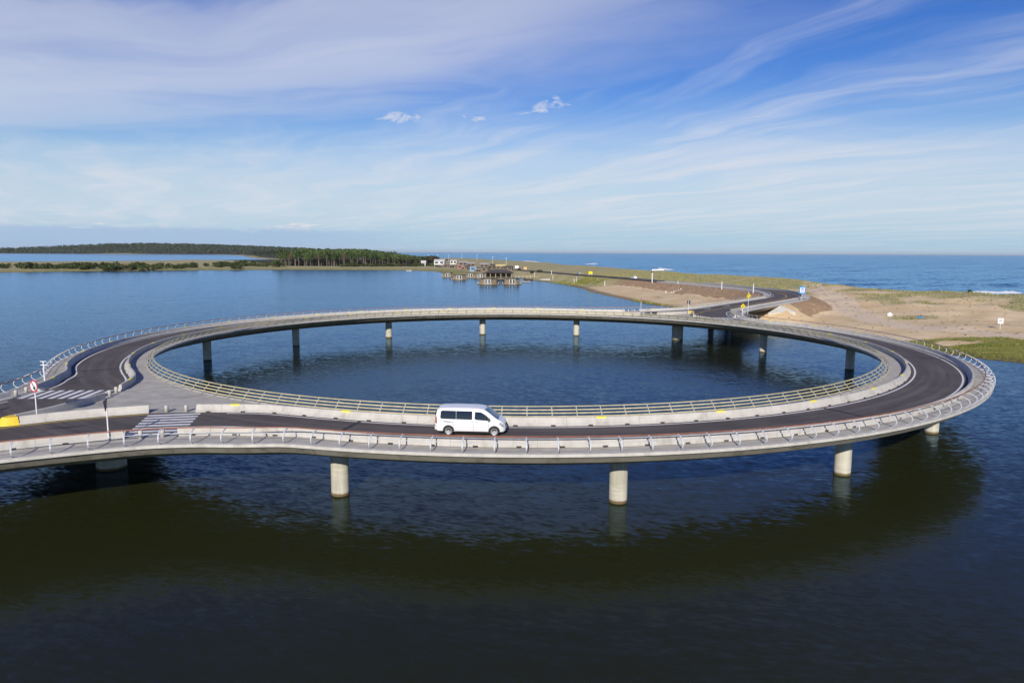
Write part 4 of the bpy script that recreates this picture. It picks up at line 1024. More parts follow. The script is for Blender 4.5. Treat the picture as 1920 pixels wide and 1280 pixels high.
# ------------------------------------------------------------------ roadside posts, mast and boards on the spit
v, f = lathe([(0.22, 0), (0.22, 0.15), (0.17, 0.2), (0.17, 1.0)], 10); mp_data = MB().box(-0.14, 0.14, -0.12, 0.12, 0, 2.9, (-0.12, 0.12, -0.1, 0.1)).data('marker_post', M['white_paint'])
for (x, y, h, lb) in ((68.1, 199.3, 0.5, 'short white post where the concrete road edge begins right of the mast'), (75.3, 160.3, 1, 'white post midway along the inside of the road bend'), (77.8, 133.0, 1.1, 'white post at the inner corner of the road bend'),
                      (44.1, 254.6, .9, 'white post standing alone between the yellow board and the mast'), (31.7, 290.7, 1, 'left of the two white posts beside the yellow board'), (33.7, 299.6, 1, 'right of the two white posts beside the yellow board'),
                      (22.4, 357.9, .9, 'farther of the two white posts right of the jetty'), (22.3, 336.0, .9, 'nearer of the two white posts right of the jetty'), (12.1, 380.3, 1, 'white post by the round bushes near the jetty'),
                      (-10.0, 596, 1, 'left of the two far white posts before the red and white board'), (-5, 590, 1, 'right of the two far white posts before the red and white board'), (60.5, 187, .35, 'low white stub on the sand bank below the mast')):
    o = link('marker_post', mp_data, None, (x, y, max(gz(x, y), 0.4) - 0.05), random.uniform(0, 3)); o.scale = (1, 1, h)
    tag(o, lb, 'post', 'white posts along the coast road')
x, y = 61.2, 220.3
r = tag(empty('sign_mast', (x, y, gz(x, y)), R_(8)), 'tall white mast with one long horizontal arm beside the road', 'mast')
auto_smooth(MB().tube([(0, 0, 0), (0, 0, 5.6)], 0.22, 12).build('column', M['white_steel'], r), 40)
MB().box(-0.45, 0.35, -0.3, 0.3, 4.7, 5.25).build('junction_box', M['dark_grey'], r)
MB().box(-0.3, 5.3, -0.2, 0.2, 5.6, 6.15, (0.1, 5.3, -0.2, 0.2)).build('arm', M['white_steel'], r)
def legged_board(name, loc, rz, w, h, z, mat, label, cat='sign', legs='white_steel'):
    r = tag(empty(name, loc, rz), label, cat)
    for s in (-1, 1): MB().box(s * w * 0.36 - 0.12, s * w * 0.36 + 0.12, -0.1, 0.1, 0, z + h * 0.5).build('leg', M[legs], r)
    MB().box(-w / 2, w / 2, -0.18, -0.105, z, z + h).build('panel', mat, r); return r
legged_board('yellow_board', (43.6, 319.4, gz(43.6, 319.4)), R_(6), 2.3, 1.5, 1.1, M['sign_yellow'], 'yellow roadside board on two white legs')
r = legged_board('white_board', (0.0, 510.0, gz(0, 510)), 0, 3.0, 2.2, 2.6, M['sign_white'], 'white board above a red panel beside the road', legs='sign_red')
MB().box(-1.2, 1.2, -0.2, -0.11, 0.5, 2.0).build('lower_panel', material('red_panel', (0.4, 0.07, 0.05), 0.6), r)
legged_board('orange_board', (7.3, 511.9, gz(7.3, 512)), 0, 2.6, 2.0, 1.6, material('pale_orange', (0.72, 0.42, 0.20), 0.6), 'pale orange board right of the white and red board')
for i, (x, y) in enumerate(((-123, 888), (-107, 1012), (-98, 1166), (-60, 967), (-131, 1072), (-30, 780), (-12, 700))):
    r = tag(empty('utility_pole', (x, y, gz(x, y))), 'thin pale utility pole far off along the coast road', 'pole', 'utility poles on the spit'); MB().tube([(0, 0, 0), (0, 0, 10)], 0.16, 6).build('shaft', M['white_steel'], r); MB().box(-0.9, 0.9, -0.08, 0.08, 9.2, 9.4).build('crossarm', M['white_steel'], r)
# concrete drain channel and loose blocks on the bank
bk = [(62.7, 190.5), (63.4, 189.5), (64.3, 189.2), (65.1, 189.0), (65.9, 188.2), (66.7, 187.6)]
for i, (x, y) in enumerate(bk):
    o = MB().box(-0.2, 0.2, -0.15, 0.15, 0, 0.28 + 0.1 * (i % 3), (-0.17, 0.17, -0.12, 0.12)).build('concrete_block', M['white_paint'], None, False, (x, y, gz(x, y) - 0.05), i * 0.7)
    tag(o, 'small white block in the row lying on the brown bank', 'block', 'white blocks on the bank')
P0, P1 = (71.0, 188.5), (77.5, 199.0); vv = []; 
for t_ in np.linspace(0, 1, 9):
    x, y = P0[0] + (P1[0] - P0[0]) * t_, P0[1] + (P1[1] - P0[1]) * t_
    for d in (-0.35, 0.35): vv.append((x + d * 0.85, y - d * 0.5, gz(x, y) + 0.10))
tag(obj('drain_channel', vv, [(2 * i, 2 * i + 1, 2 * i + 3, 2 * i + 2) for i in range(8)], M['edge']), 'pale concrete drain channel running down the brown bank', 'drain')
def lump(name, loc, size, mat, label, cat, seed):
    bm = bmesh.new(); bmesh.ops.create_icosphere(bm, subdivisions=2, radius=1.0)
    for q_ in bm.verts:
        k = 1 + 0.35 * mnoise.noise(q_.co * 1.6 + Vector((seed, 0, 0))); q_.co = Vector((q_.co.x * size[0] * k, q_.co.y * size[1] * k, q_.co.z * size[2] * k))
    me = bpy.data.meshes.new(name); bm.to_mesh(me); bm.free(); me.materials.append(mat); o = link(name, me, None, loc); return tag(o, label, cat)
lump('rubble_bag', (97.4, 84.5, gz(97.4, 84.5) + 0.2), (0.7, 0.5, 0.75), M['white_paint'], 'white rubble bag lying on the sand right of the bend', 'bag', 1)
lump('blue_tarp', (102.2, 78.7, gz(102.2, 78.7) + 0.1), (0.9, 0.5, 0.25), M['sign_blue'], 'small blue tarpaulin heap in the grass on the sand', 'tarpaulin', 5)

# ------------------------------------------------------------------ houses behind the lagoon shore
M['h_white'] = material('white_wall', (0.62, 0.61, 0.58), 0.8, vary=0.05, scale=1); M['h_brown'] = material('weathered_boards', (0.20, 0.155, 0.11), 0.9, vary=0.2, scale=1.5)
M['h_red'] = material('faded_red_wall', (0.42, 0.16, 0.12), 0.85, vary=0.1); M['h_blue'] = material('light_blue_wall', (0.22, 0.38, 0.58), 0.8, vary=0.05)
M['roof_dark'] = material('dark_roof', (0.075, 0.068, 0.06), 0.9, vary=0.2, scale=1); M['roof_grey'] = material('grey_sheet_roof', (0.36, 0.35, 0.33), 0.7, vary=0.15); M['roof_yellow'] = material('straw_roof', (0.58, 0.47, 0.20), 0.9, vary=0.2)
M['cabin_wood'] = material('cabin_boards', (0.28, 0.22, 0.145), 0.9, vary=0.25, scale=1.2); M['thatch'] = material('thatch', (0.15, 0.14, 0.085), 0.95, vary=0.3, scale=0.8)
def house(loc, rz, w, d, h, wall, roof, label, gable=True, stilts=0.0, win=2, roofh=1.2):
    r = tag(empty('house', loc, rz), label, 'house', 'small houses by the lagoon')
    z0 = stilts
    MB().box(-w / 2, w / 2, -d / 2, d / 2, z0, z0 + h).build('wall', M[wall], r)
    if stilts > 0:
        for sx in (-1, 1):
            for sy in (-1, 1): MB().box(sx * (w / 2 - .3) - .12, sx * (w / 2 - .3) + .12, sy * (d / 2 - .3) - .12, sy * (d / 2 - .3) + .12, -0.5, z0).build('stilt', M[wall], r)
    e = 0.35; m = MB(); t0 = z0 + h + 0.003
    if gable:
        m.v = [(-w / 2 - e, -d / 2 - e, t0), (w / 2 + e, -d / 2 - e, t0), (w / 2 + e, d / 2 + e, t0), (-w / 2 - e, d / 2 + e, t0), (-w / 2 - e, 0, t0 + roofh), (w / 2 + e, 0, t0 + roofh)]
        m.f = [(0, 1, 5, 4), (2, 3, 4, 5), (0, 4, 3), (1, 2, 5), (3, 2, 1, 0)]
    else: m.box(-w / 2 - e, w / 2 + e, -d / 2 - e, d / 2 + e, t0, t0 + 0.25)
    m.build('roof', M[roof], r)
    for k in range(win):
        x0 = -w / 2 + w * (k + 0.5) / win; wn = MB().box(x0 - w / win * 0.28, x0 + w / win * 0.28, -d / 2 - 0.06, -d / 2 - 0.003, z0 + h * 0.35, z0 + h * 0.8).build('window', M['glass'], r)
        MB().box(x0 - 0.04, x0 + 0.04, -d / 2 - 0.09, -d / 2 - 0.062, z0 + h * 0.35, z0 + h * 0.8).build('mullion', M['h_white'], wn)
    MB().box(w * 0.36, w * 0.36 + 0.8, -d / 2 - 0.05, -d / 2 - 0.003, z0 + 0.0, z0 + min(2.0, h * 0.32) if win else z0 + 2.0).build('door_step', M['h_brown'], r)
    return r
G = lambda x, y: (x, y, gz(x, y))
house(G(-104, 690), 0.05, 5.0, 6, 4.2, 'h_white', 'h_white', 'small white gabled house beside the dark shrubs, leftmost of the village', True, 0, 1, 2.0)
house(G(-82, 655), -0.1, 11.0, 8, 4.2, 'h_white', 'h_white', 'large white house raised on stilts with dark window', True, 2.6, 2, 1.6)
house(G(-70, 680), 0.1, 7.0, 6, 4.5, 'h_white', 'roof_grey', 'white house with grey roof right of the stilted house', True, 1.2, 2, 1.2)
house(G(-58, 668), 0, 9.0, 6, 3.6, 'h_brown', 'roof_grey', 'brown boarded house with grey roof behind the pink one', True, 0, 2, 1.5)
house(G(-55, 588), 0.1, 5.5, 5, 3.6, 'h_red', 'roof_grey', 'faded red hut near the middle of the village', False, 0, 1)
house(G(-64, 600), 0.1, 7.0, 5, 3.0, 'h_brown', 'roof_dark', 'low dark shack left of the faded red hut', False, 0, 1)
house(G(-36.5, 492), 0, 5.2, 4, 4.0, 'h_blue', 'roof_grey', 'light blue hut above the floating cabins', False, 0, 1)
house(G(-42, 520), 0, 6.0, 5, 3.2, 'h_brown', 'roof_dark', 'dark boarded shack left of the light blue hut', True, 0, 1, 1.2)
house(G(-26, 500), 0.1, 9.0, 5, 2.8, 'h_brown', 'roof_dark', 'long low brown shack right of the light blue hut', False, 0, 2)
house(G(-14, 508), 0, 8.0, 5, 2.6, 'h_brown', 'roof_yellow', 'low shack with straw yellow roof behind the pavilion', True, 0, 2, 1.6)
house(G(-31, 575), 0, 8.0, 6, 3.2, 'h_brown', 'roof_grey', 'brown shack with grey roof standing behind the village', True, 0, 2, 1.4)
house(G(-90, 700), 0.2, 7.0, 5, 3.0, 'h_brown', 'roof_grey', 'low brown shack between the small gabled house and the stilted house', True, 0, 2, 1.2)
house(G(-74, 640), -0.2, 6.0, 4, 2.6, 'h_brown', 'roof_dark', 'tiny dark shack in front of the stilted white house', False, 0, 1)
house(G(-48, 640), 0.15, 8.0, 5, 3.0, 'h_brown', 'roof_grey', 'grey roofed shack right of the brown boarded house', True, 0, 2, 1.3)
house(G(-47, 545), -0.1, 7.0, 5, 2.6, 'h_brown', 'roof_grey', 'flat grey roofed shack between the red hut and the blue hut', False, 0, 2)
house(G(-20, 530), 0.2, 6.0, 5, 2.8, 'h_brown', 'roof_dark', 'small dark gabled shack behind the straw yellow roof', True, 0, 1, 1.4)
house(G(-31, 470), 0.1, 6.5, 4, 2.4, 'h_brown', 'roof_grey', 'low grey roofed shed by the shore left of the pavilion', False, 0, 1)
house(G(-7, 470), -0.15, 7.0, 4.5, 2.5, 'h_brown', 'roof_dark', 'low dark shed by the shore behind the pavilion', True, 0, 2, 1.0)
# floating eight-sided cabins on the lagoon
def cabin(loc, rz, rad, h, label):
    r = tag(empty('floating_cabin', loc, rz), label, 'cabin', 'floating cabins on the lagoon')
    oc = lambda q_: [(q_ * math.cos(R_(22.5 + 45 * k)), q_ * math.sin(R_(22.5 + 45 * k))) for k in range(8)]
    MB().prism(oc(rad * 1.28), 0.12, 0.42).build('deck', M['cabin_wood'], r)
    w = MB().prism(oc(rad), 0.43, 0.43 + h).build('wall', M['cabin_wood'], r)
    MB().prism(oc(rad * 1.12), 0.435 + h, 0.70 + h).build('roof', M['thatch'], r)
    ap = rad * math.cos(R_(22.5))
    for k, nm in ((6, 'glazed_door'),):
        for dx in (-0.82, 0.82): 
            pn = MB().box(dx - 0.75, dx + 0.75, -ap - 0.07, -ap - 0.004, 0.5, 0.35 + h).build('glazed_door', M['h_white'], r)
            MB().box(dx - 0.42, dx + 0.42, -ap - 0.10, -ap - 0.072, 0.7, 0.1 + h).build('pane', M['glass'], pn)
    for a in range(8):
        an = R_(22.5 + 45 * a); MB().box(rad * 1.22 * math.cos(an) - .08, rad * 1.22 * math.cos(an) + .08, rad * 1.22 * math.sin(an) - .08, rad * 1.22 * math.sin(an) + .08, 0.0, 1.5).build('deck_post', M['pale_wood'], r)
    v, f = lathe([(0.05, 0), (0.55, 0.05)], 10)
    an = R_(247.5 - 45); MB().prism([(0.6 * math.cos(2 * math.pi * k / 12), 0.6 * math.sin(2 * math.pi * k / 12)) for k in range(12)], 0, 0.08).build('white_tank', M['h_white'], r).location = (-rad * 0.86, -rad * 0.55, 0.9 + h * 0.6)
    return r
cabin((-36.5, 349, 0), 0.05, 4.3, 2.7, 'floating wooden cabin standing alone left of the pavilion, nearest on that side')
cabin((-48.5, 396, 0), 0.15, 3.6, 2.6, 'leftmost floating wooden cabin of the group')
cabin((-31.5, 388, 0), -0.1, 3.4, 2.6, 'floating cabin between the left pair and the pavilion, set back')
cabin((-24.5, 377, 0), 0.0, 4.0, 2.8, 'floating cabin just left of the dark roofed pavilion')
cabin((-15.5, 286, 0), -0.05, 5.0, 2.9, 'front floating cabin with white glazed doors, left of the nearest two')
cabin((-2.8, 287, 0), 0.1, 4.4, 2.9, 'front floating cabin with white glazed doors, right of the nearest two')
# open pavilion on the water
r = tag(empty('pavilion', (-11.5, 362, 0), -0.05), 'large open sided pavilion with dark low roof on the water', 'pavilion')
MB().box(-9.5, 9.0, -5, 6, 0.3, 0.75).build('deck', M['cabin_wood'], r)
m = MB(); m.v = [(-10, -6, 4.3), (9.5, -6, 4.3), (9.5, 7, 4.3), (-10, 7, 4.3), (-5, 0.5, 6.3), (5, 0.5, 6.3)]; m.f = [(0, 1, 5, 4), (1, 2, 5), (2, 3, 4, 5), (3, 0, 4), (3, 2, 1, 0)]; m.build('roof', M['roof_dark'], r)
for k in range(6): MB().box(-8.9 + 3.4 * k, -8.6 + 3.4 * k, -4.9, -4.6, 0.75, 4.3).build('post', M['pale_wood'], r)
MB().box(-8.5, 8.2, 1.5, 5.5, 0.755, 4.28).build('back_room', M['h_brown'], r); MB().box(-9.3, 8.8, -4.95, -4.88, 1.5, 1.62).build('deck_rail', M['pale_wood'], r)
r = tag(empty('jetty', (0, 372, 0)), 'timber jetty on piles between the pavilion and the shore', 'jetty')
MB().box(-1.5, 18, -0.9, 0.9, 1.25, 1.45).build('walkway', M['pale_wood'], r); MB().box(-1.5, 18, -0.9, -0.84, 2.2, 2.3).build('rail', M['pale_wood'], r)
for k in range(8): MB().box(-1.2 + 2.6 * k, -0.95 + 2.6 * k, -0.83, -0.6, -0.5, 2.2).build('pile', M['pale_wood'], r)
def boat(loc, rz, L, hull, label):
    r = tag(empty('boat', loc, rz), label, 'boat'); n = 7; v = []; f = []
    for i in range(n):
        t_ = i / (n - 1); x = -L / 2 + L * t_; w = L * 0.17 * (1 - max(0, t_ - 0.45) ** 1.8 * 3.0); w = max(w, 0.02); sh = 0.75 + 0.35 * t_ * t_
        v += [(x, -w, sh), (x, -w * 0.75, 0.05), (x, 0, -0.15), (x, w * 0.75, 0.05), (x, w, sh)]
    for i in range(n - 1):
        for j in range(4): f.append((i * 5 + j, i * 5 + 5 + j, i * 5 + 6 + j, i * 5 + j + 1))
    f.append((0, 1, 2, 3, 4)); obj('hull', v, f, hull, r); 
    for k in (-0.2, 0.12): MB().box(L * k - .15, L * k + .15, -L * 0.13, L * 0.13, 0.5, 0.58).build('thwart', M['pale_wood'], r)
    return r
boat((5.0, 315, 0), 0.1, 6.0, M['roof_grey'], 'grey boat moored right of the front floating cabin'); boat((7.5, 345, 0), 0.2, 5.5, M['dark_grey'], 'dark boat moored under the jetty')
boat((17.5, 336.5, gz(17.5, 336.5) + 0.2), 0.25, 6.5, M['h_white'], 'white boat drawn up on the lagoon shore')
boat((-99, 548, 0), 0.3, 5, M['h_white'], 'small white boat lying off the grassy far shore')

# ------------------------------------------------------------------ vegetation
def leaf_material(name, c0, c1):
    m = bpy.data.materials.new(name); m.use_nodes = True; t = NT(m.node_tree)
    p = t.n('ShaderNodeBsdfPrincipled', i={'Roughness': 0.8, 'Specular IOR Level': 0.2})
    t.l(p.outputs[0], t.n('ShaderNodeOutputMaterial').inputs[0])
    g = t.n('ShaderNodeNewGeometry'); oi = t.n('ShaderNodeObjectInfo').outputs['Random']
    n = t.noise(g.outputs['Position'], 0.35, 4, 0.6); f = t.math('ADD', t.math('MULTIPLY', n, 0.7), t.math('MULTIPLY', oi, 0.35))
    f = t.math('ADD', f, t.math('MULTIPLY', t.math('SUBTRACT', g.outputs['Random Per Island'], 0.5), 0.35))
    t.l(t.mix(t.ramp(f, 0.2, 0.8), c0, c1), p.inputs['Base Color']); return m
M['pine_leaf'] = leaf_material('pine_needles', (0.032, 0.062, 0.018), (0.10, 0.145, 0.042)); M['shrub_leaf'] = leaf_material('shrub_leaves', (0.026, 0.045, 0.012), (0.085, 0.105, 0.032))
M['dry_leaf'] = leaf_material('dry_crown', (0.085, 0.06, 0.035), (0.14, 0.10, 0.06)); M['ridge_leaf'] = leaf_material('far_wood', (0.022, 0.036, 0.014), (0.05, 0.068, 0.026))
M['bark'] = material('pine_bark', (0.23, 0.185, 0.15), 0.95, vary=0.25, scale=0.8)
def leaf_cloud(blobs, per, size, seed, flat=0.5):
    """leaf-sized faces spread through ellipsoids [(cx,cy,cz,rx,ry,rz)]"""
    g = np.random.default_rng(seed); v = []; f = []
    for (cx_, cy_, cz_, rx, ry, rz_) in blobs:
        for k in range(per):
            d = g.normal(size=3); d /= np.linalg.norm(d); r = g.uniform(0.45, 1.0) ** 0.5
            p = np.array([cx_ + d[0] * rx * r, cy_ + d[1] * ry * r, cz_ + d[2] * rz_ * r])
            n = d + g.normal(size=3) * 0.7; n[2] += flat; n /= np.linalg.norm(n)
            a = np.cross(n, g.normal(size=3)); a /= np.linalg.norm(a); b = np.cross(n, a); s = size * g.uniform(0.6, 1.3)
            i = len(v); v += [tuple(p + a * s), tuple(p + b * s * 0.8), tuple(p - a * s), tuple(p - b * s * 0.8)]; f.append((i, i + 1, i + 2, i + 3))
    return v, f
pine_var = []
for k in range(5):
    g = np.random.default_rng(100 + k); h = 1.0
    bl = [(g.uniform(-1.5, 1.5), g.uniform(-1.5, 1.5), g.uniform(9.2, 14.8), g.uniform(1.6, 2.9), g.uniform(1.6, 2.9), g.uniform(1.2, 2.2)) for _ in range(10)] + [(0, 0, 14.6, 2.2, 2.2, 1.6)]
    v, f = leaf_cloud(bl, 28, 0.55, 200 + k); cm = meshdata('crown', v, f, M['dry_leaf'] if k == 4 else M['pine_leaf'])
    mb = MB(); lean = g.uniform(-0.6, 0.6); mb.tube([(0, 0, -0.5), (lean * .4, 0.1, 5), (lean, 0, 10), (lean * .8, 0, 14)], [0.28, 0.22, 0.16, 0.07], 6)
    for j in range(4):
        a = g.uniform(0, 6.28); zz = g.uniform(9, 12); mb.tube([(lean, 0, zz), (lean + math.cos(a) * 1.0, math.sin(a) * 1.0, zz + 1.0), (lean + math.cos(a) * 1.7, math.sin(a) * 1.7, zz + 2.1)], [0.08, 0.06, 0.03], 5)
    pine_var.append((cm, mb.data('trunk', M['bark'])))
g = np.random.default_rng(5)
FRONT = [(-262, 664), (-246, 662), (-200, 668), (-160, 690), (-140, 700), (-118, 742), (-108, 790), (-118, 850)]
FL = cum(FRONT); FA = np.array(FRONT, float)
for k in range(105):
    s = FL[-1] * (k + g.uniform(-0.3, 0.3)) / 104; x = float(np.interp(s, FL, FA[:, 0])) + g.uniform(-2, 2); y = float(np.interp(s, FL, FA[:, 1])) + g.uniform(0, 16)
    cm, tm_ = pine_var[4 if (g.random() < (0.3 if k > 45 else 0.06)) else int(g.integers(0, 4))]
    r = tag(empty('pine_tree', (x, y, gz(x, y)), g.uniform(0, 6.28)), 'tall bare trunked pine in the front row of the dark wood', 'tree', 'pines along the front of the wood')
    sc_ = g.uniform(0.82, 1.12) * float(np.interp(960 + 1320 * x / (y + 99.4), [680, 770], [1.0, 0.5])); r.scale = (sc_, sc_, sc_ * g.uniform(0.92, 1.08)); link('trunk', tm_, r); link('crown', cm, r)
def px_of(x, y): return 960 + 1320 * x / (y + 99.4)
def wood(name, pts, hmin, hmax, rad, per, leaf, mat, seed, trunks=None):
    gg = np.random.default_rng(seed); bl = []
    zz = ground(np.array([p[0] for p in pts]), np.array([p[1] for p in pts]))[0]
    for (x, y), z in zip(pts, zz):
        h = gg.uniform(hmin, hmax) * (float(np.interp(960 + 1320 * x / (y + 99.4), [680, 770], [1.0, 0.42])) if name == 'pine_wood' else 1.0); rr = rad * gg.uniform(0.7, 1.3); bl.append((x, y, z + h - rr * 0.55, rr, rr, rr * 0.62))
    v, f = leaf_cloud(bl, per, leaf, seed + 1, 0.8); return tag(obj(name, v, f, mat), kind='stuff')
pts = []
while len(pts) < 900:
    x, y = g.uniform(-330, -105), g.uniform(680, 1150)
    front = np.interp(x, [-330, -262, -200, -140, -118, -100], [1000, 680, 684, 716, 760, 900])
    if y > front and x < -118 - (y - 800) * 0.06 and x > -262 - max(0, y - 700) * 0.55: pts.append((x, y))
w = wood('pine_wood', pts, 13.0, 17.5, 3.6, 20, 1.1, M['pine_leaf'], 31); tag(w, 'dense green pine wood massed behind the front row of trunks', 'wood')
pts = []                                                     # low growth under the pines closes the view between the trunks
for k in range(420):
    s_ = FL[-1] * g.random(); pts.append((float(np.interp(s_, FL, FA[:, 0])) + g.uniform(-4, 4), float(np.interp(s_, FL, FA[:, 1])) + g.uniform(18, 60)))
w = wood('pine_undergrowth', pts, 3.0, 9.0, 3.2, 14, 1.1, leaf_material('undergrowth_leaves', (0.035, 0.035, 0.018), (0.075, 0.07, 0.035)), 36); tag(w, 'dark undergrowth between the pine trunks', 'undergrowth')
pts = []
while len(pts) < 500:
    x, y = g.uniform(-1000, -250), g.uniform(1300, 2600)
    lo = np.interp(y, [1300, 1500, 1900, 2500, 2700], [-455, -560, -740, -980, -1050])
    if x > lo and x < -230 - (y - 1300) * 0.25: pts.append((x, y))
w = wood('pine_belt', pts, 12, 18, 7.0, 16, 2.2, M['ridge_leaf'], 41); tag(w, 'belt of trees receding behind the pine wood to the ridge', 'wood')
pts = []
while len(pts) < 3600:
    x, y = g.uniform(-4600, -900), g.uniform(3420, 4300)
    if y < np.interp(x, [-4600, -2800, -2037, -1506, -900], [3100, 3300, 3440, 3420, 3200]): continue
    if x < -2700 and g.random() > 0.45: continue
    pts.append((x, y))
w = wood('ridge_wood', pts, 12, 20, 13.0, 13, 4.2, M['ridge_leaf'], 51); tag(w, 'long dark wooded ridge on the horizon across the far water', 'wood')
# separate shrubs on the grassy shore
shrub_var = []
for k in range(6):
    gg = np.random.default_rng(300 + k)
    bl = [(gg.uniform(-3.2, 3.2), gg.uniform(-2, 2), gg.uniform(0.8, 3.0), gg.uniform(1.3, 2.3), gg.uniform(1.3, 2.2), gg.uniform(1.0, 1.7)) for _ in range(9)]
    v, f = leaf_cloud(bl, 30, 0.5, 330 + k); mb = MB()
    for j in range(3): a = gg.uniform(0, 6.28); mb.tube([(0, 0, -0.4), (math.cos(a) * .8, math.sin(a) * .8, 1.2), (math.cos(a) * 1.8, math.sin(a) * 1.4, 2.6)], [0.16, 0.11, 0.04], 5)
    shrub_var.append((meshdata('crown', v, f, M['shrub_leaf']), mb.data('stem', M['bark'])))
def shrub(x, y, s, label, group):
    cm, st_ = shrub_var[int(g.integers(0, 6))]
    r = tag(empty('shrub', (x, y, gz(x, y)), g.uniform(0, 6.28)), label, 'shrub', group); r.scale = (s * g.uniform(0.9, 1.3), s, s * g.uniform(0.8, 1.1)); link('stem', st_, r); link('crown', cm, r)
for (px, d, n, spread, s) in ((10, 750, 4, 9, 1.0), (45, 745, 4, 14, 1.15), (70, 735, 5, 14, 1.2), (110, 728, 5, 16, 1.1), (150, 715, 6, 16, 1.25), (180, 708, 6, 16, 1.3), (215, 722, 5, 14, 1.1), (240, 708, 7, 16, 1.25), (262, 735, 4, 12, 1.1), (300, 715, 4, 9, 1.1), (330, 716, 4, 9, 0.95), (348, 720, 2, 6, 0.9),
                              (372, 728, 3, 8, 0.95), (395, 765, 4, 12, 1.0), (420, 790, 5, 14, 1.1), (450, 800, 6, 16, 1.2), (480, 800, 5, 14, 1.15), (440, 728, 2, 5, 0.9), (510, 770, 4, 10, 1.1)):
    a = math.atan((px - 960) / 1320.0) + yaw
    for k in range(n):
        dd = d + g.uniform(-14, 30); x = math.sin(a) * dd + g.uniform(-spread, spread); y = -99.4 + math.cos(a) * dd
        shrub(x, y, 1.2 * s * g.uniform(0.75, 1.2), 'dark green rounded shrub on the grassy shore across the lagoon', 'shrubs on the far grassy shore')
for k in range(34):
    t_ = k / 33; x = -188 + 100 * t_ + g.uniform(-4, 4); y = 652 + 40 * t_ + g.uniform(-6, 10); shrub(x, y, g.uniform(0.75, 1.1), 'dark shrub at the foot of the pine wood', 'shrubs below the pine wood')
for (x, y, s) in ((11, 402, 0.55), (16, 398, 0.5), (146, 129, 0.35)):
    shrub(x, y, s, {402: 'round green bush right of the jetty, left one', 398: 'round green bush right of the jetty, right one', 129: 'lone small bush on the dunes at right'}[y], 'lone bushes on the spit')
# grass tufts on dunes and marsh
def tufts(name, n, box, want, h, col, seed, label):
    gg = np.random.default_rng(seed); X_ = gg.uniform(box[0], box[1], n * 6); Y_ = gg.uniform(box[2], box[3], n * 6)
    z_, i_ = ground(X_, Y_); cv = cover(X_, Y_, i_); k = want(cv, gg.random(n * 6)) & (i_['sd'] > 0.8) & (i_['rd'] > 8)
    X_, Y_, z_ = X_[k][:n], Y_[k][:n], z_[k][:n]; v = []; f = []
    for x, y, z in zip(X_, Y_, z_):
        for b in range(4):
            a = gg.uniform(0, 6.28); w = h * 0.35; hh = h * gg.uniform(0.6, 1.3); ox, oy = gg.normal(0, h * 0.5, 2); i = len(v)
            v += [(x + ox - math.cos(a) * w, y + oy - math.sin(a) * w, z - 0.03), (x + ox + math.cos(a) * w, y + oy + math.sin(a) * w, z - 0.03), (x + ox + gg.normal(0, w), y + oy + gg.normal(0, w), z + hh)]; f.append((i, i + 1, i + 2))
    return tag(obj(name, v, f, col), label, 'grass', kind='stuff')
M['marsh_leaf'] = leaf_material('marsh_grass', (0.12, 0.17, 0.022), (0.33, 0.31, 0.08)); M['dune_leaf'] = leaf_material('dune_grass', (0.24, 0.24, 0.09), (0.42, 0.37, 0.19))
tufts('marsh_grass', 7000, (66, 170, -60, 52), lambda c, r: c[:, 2] > 0.3 + 0.4 * r, 0.20, M['marsh_leaf'], 71, 'bright green marsh grass along the right hand shore')
tufts('dune_grass', 9000, (40, 240, 50, 420), lambda c, r: (c[:, 0] > 0.35 + 0.4 * r), 0.45, M['dune_leaf'], 72, 'sparse olive grass on the dunes behind the bridge')
tufts('shore_grass', 2500, (20, 70, 100, 345), lambda c, r: (c[:, 2] > 0.35 + 0.3 * r), 0.4, M['marsh_leaf'], 73, 'green grass tufts along the lagoon edge behind the bridge')

tufts('dry_tufts', 700, (60, 200, 20, 200), lambda c, r: (c[:, 0] < 0.4) & (c[:, 2] < 0.3), 0.26, leaf_material('dry_grass', (0.13, 0.115, 0.05), (0.30, 0.24, 0.12)), 74, 'scattered dry tufts on the open sand at right')

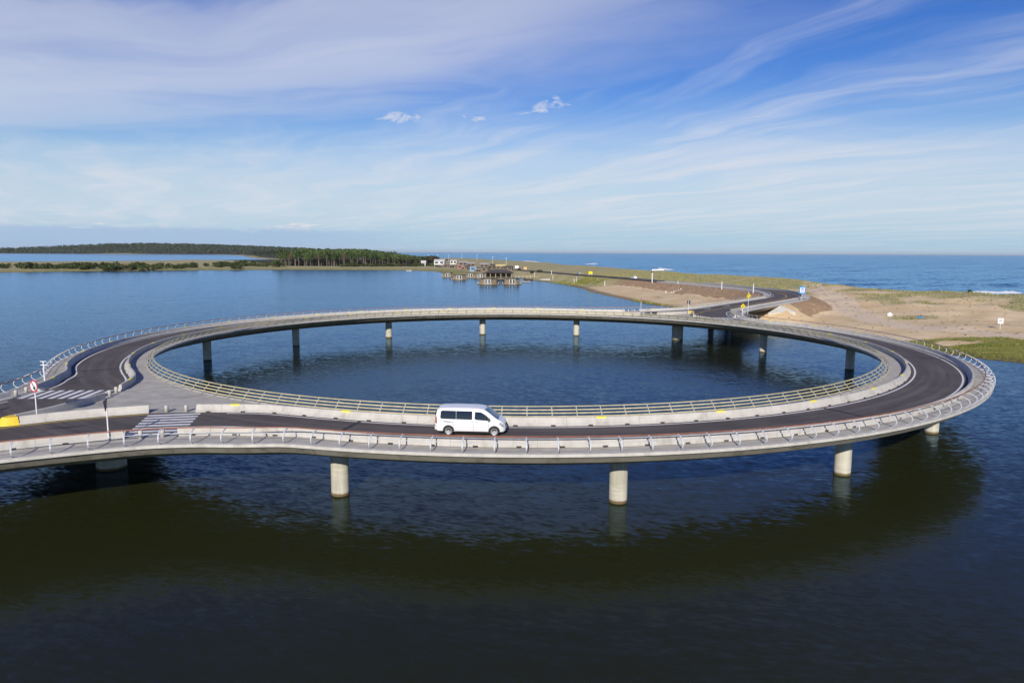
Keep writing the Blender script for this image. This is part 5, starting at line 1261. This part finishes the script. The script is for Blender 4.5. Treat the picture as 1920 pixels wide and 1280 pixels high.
# ------------------------------------------------------------------ breaking waves
M['foam'] = material('sea_foam', (0.80, 0.82, 0.84), 0.8, vary=0.12, scale=0.5)
def breaker(P, h, w, seed, label):
    P = stepped(catmull(P, 2.0), 2.0); N = normals(P); gg = np.random.default_rng(seed); v = []; f = []; n = len(P)
    for i, (p, nn) in enumerate(zip(P, N)):
        t_ = i / (n - 1); e = math.sin(math.pi * t_) ** 0.6; k = 0.6 + 0.8 * gg.random()
        for o, zz in ((-w * (0.6 + 0.6 * gg.random()), -0.03), (-w * 0.45, h * 0.5 * k), (0, h * k), (w * 0.3, h * 0.7 * k), (w * 0.5, -0.03)):
            v.append((p[0] + nn[0] * o * e, p[1] + nn[1] * o * e, zz * e if zz > 0 else zz))
    for i in range(n - 1):
        for j in range(4): f.append((i * 5 + j, i * 5 + 5 + j, i * 5 + 6 + j, i * 5 + j + 1))
    o = obj('breaking_wave', v, f, M['foam'], None, True); return tag(o, label, 'wave', 'breakers along the beach', 'thing')
breaker([(207, 231), (214, 228), (224, 228), (236, 231)], 0.95, 5.0, 1, 'white breaking wave at the far right of the sea')
breaker([(150, 640), (163, 655), (160, 690), (170, 740)], 1.0, 6, 2, 'white breaker beyond the dunes in the middle distance')
breaker([(104, 980), (118, 1010), (128, 1060)], 1.0, 8, 3, 'white breaker left of the middle one, farther off')
breaker([(196, 152), (190, 172), (186, 196)], 0.3, 2.4, 6, 'thin white wash along the beach below the dunes')
breaker([(250, 205), (268, 196), (290, 190)], 0.5, 3.0, 7, 'small breaker right of the large white wave')
breaker([(40, 1180), (30, 1260), (10, 1340)], 1.0, 8, 4, 'most distant white breaker beyond the coast road')

# ------------------------------------------------------------------ sea air between here and the far ridge
hv = bpy.data.materials.new('haze'); hv.use_nodes = True; t = NT(hv.node_tree)
pv = t.n('ShaderNodeVolumePrincipled', i={'Color': (0.86, 0.94, 1.0, 1), 'Density': 0.000028, 'Anisotropy': 0.0})
t.l(pv.outputs[0], t.n('ShaderNodeOutputMaterial').inputs['Volume'])
tag(MB().box(-70000, 70000, -1500, 70000, -3.0, 75.0).build('haze', hv), kind='stuff')
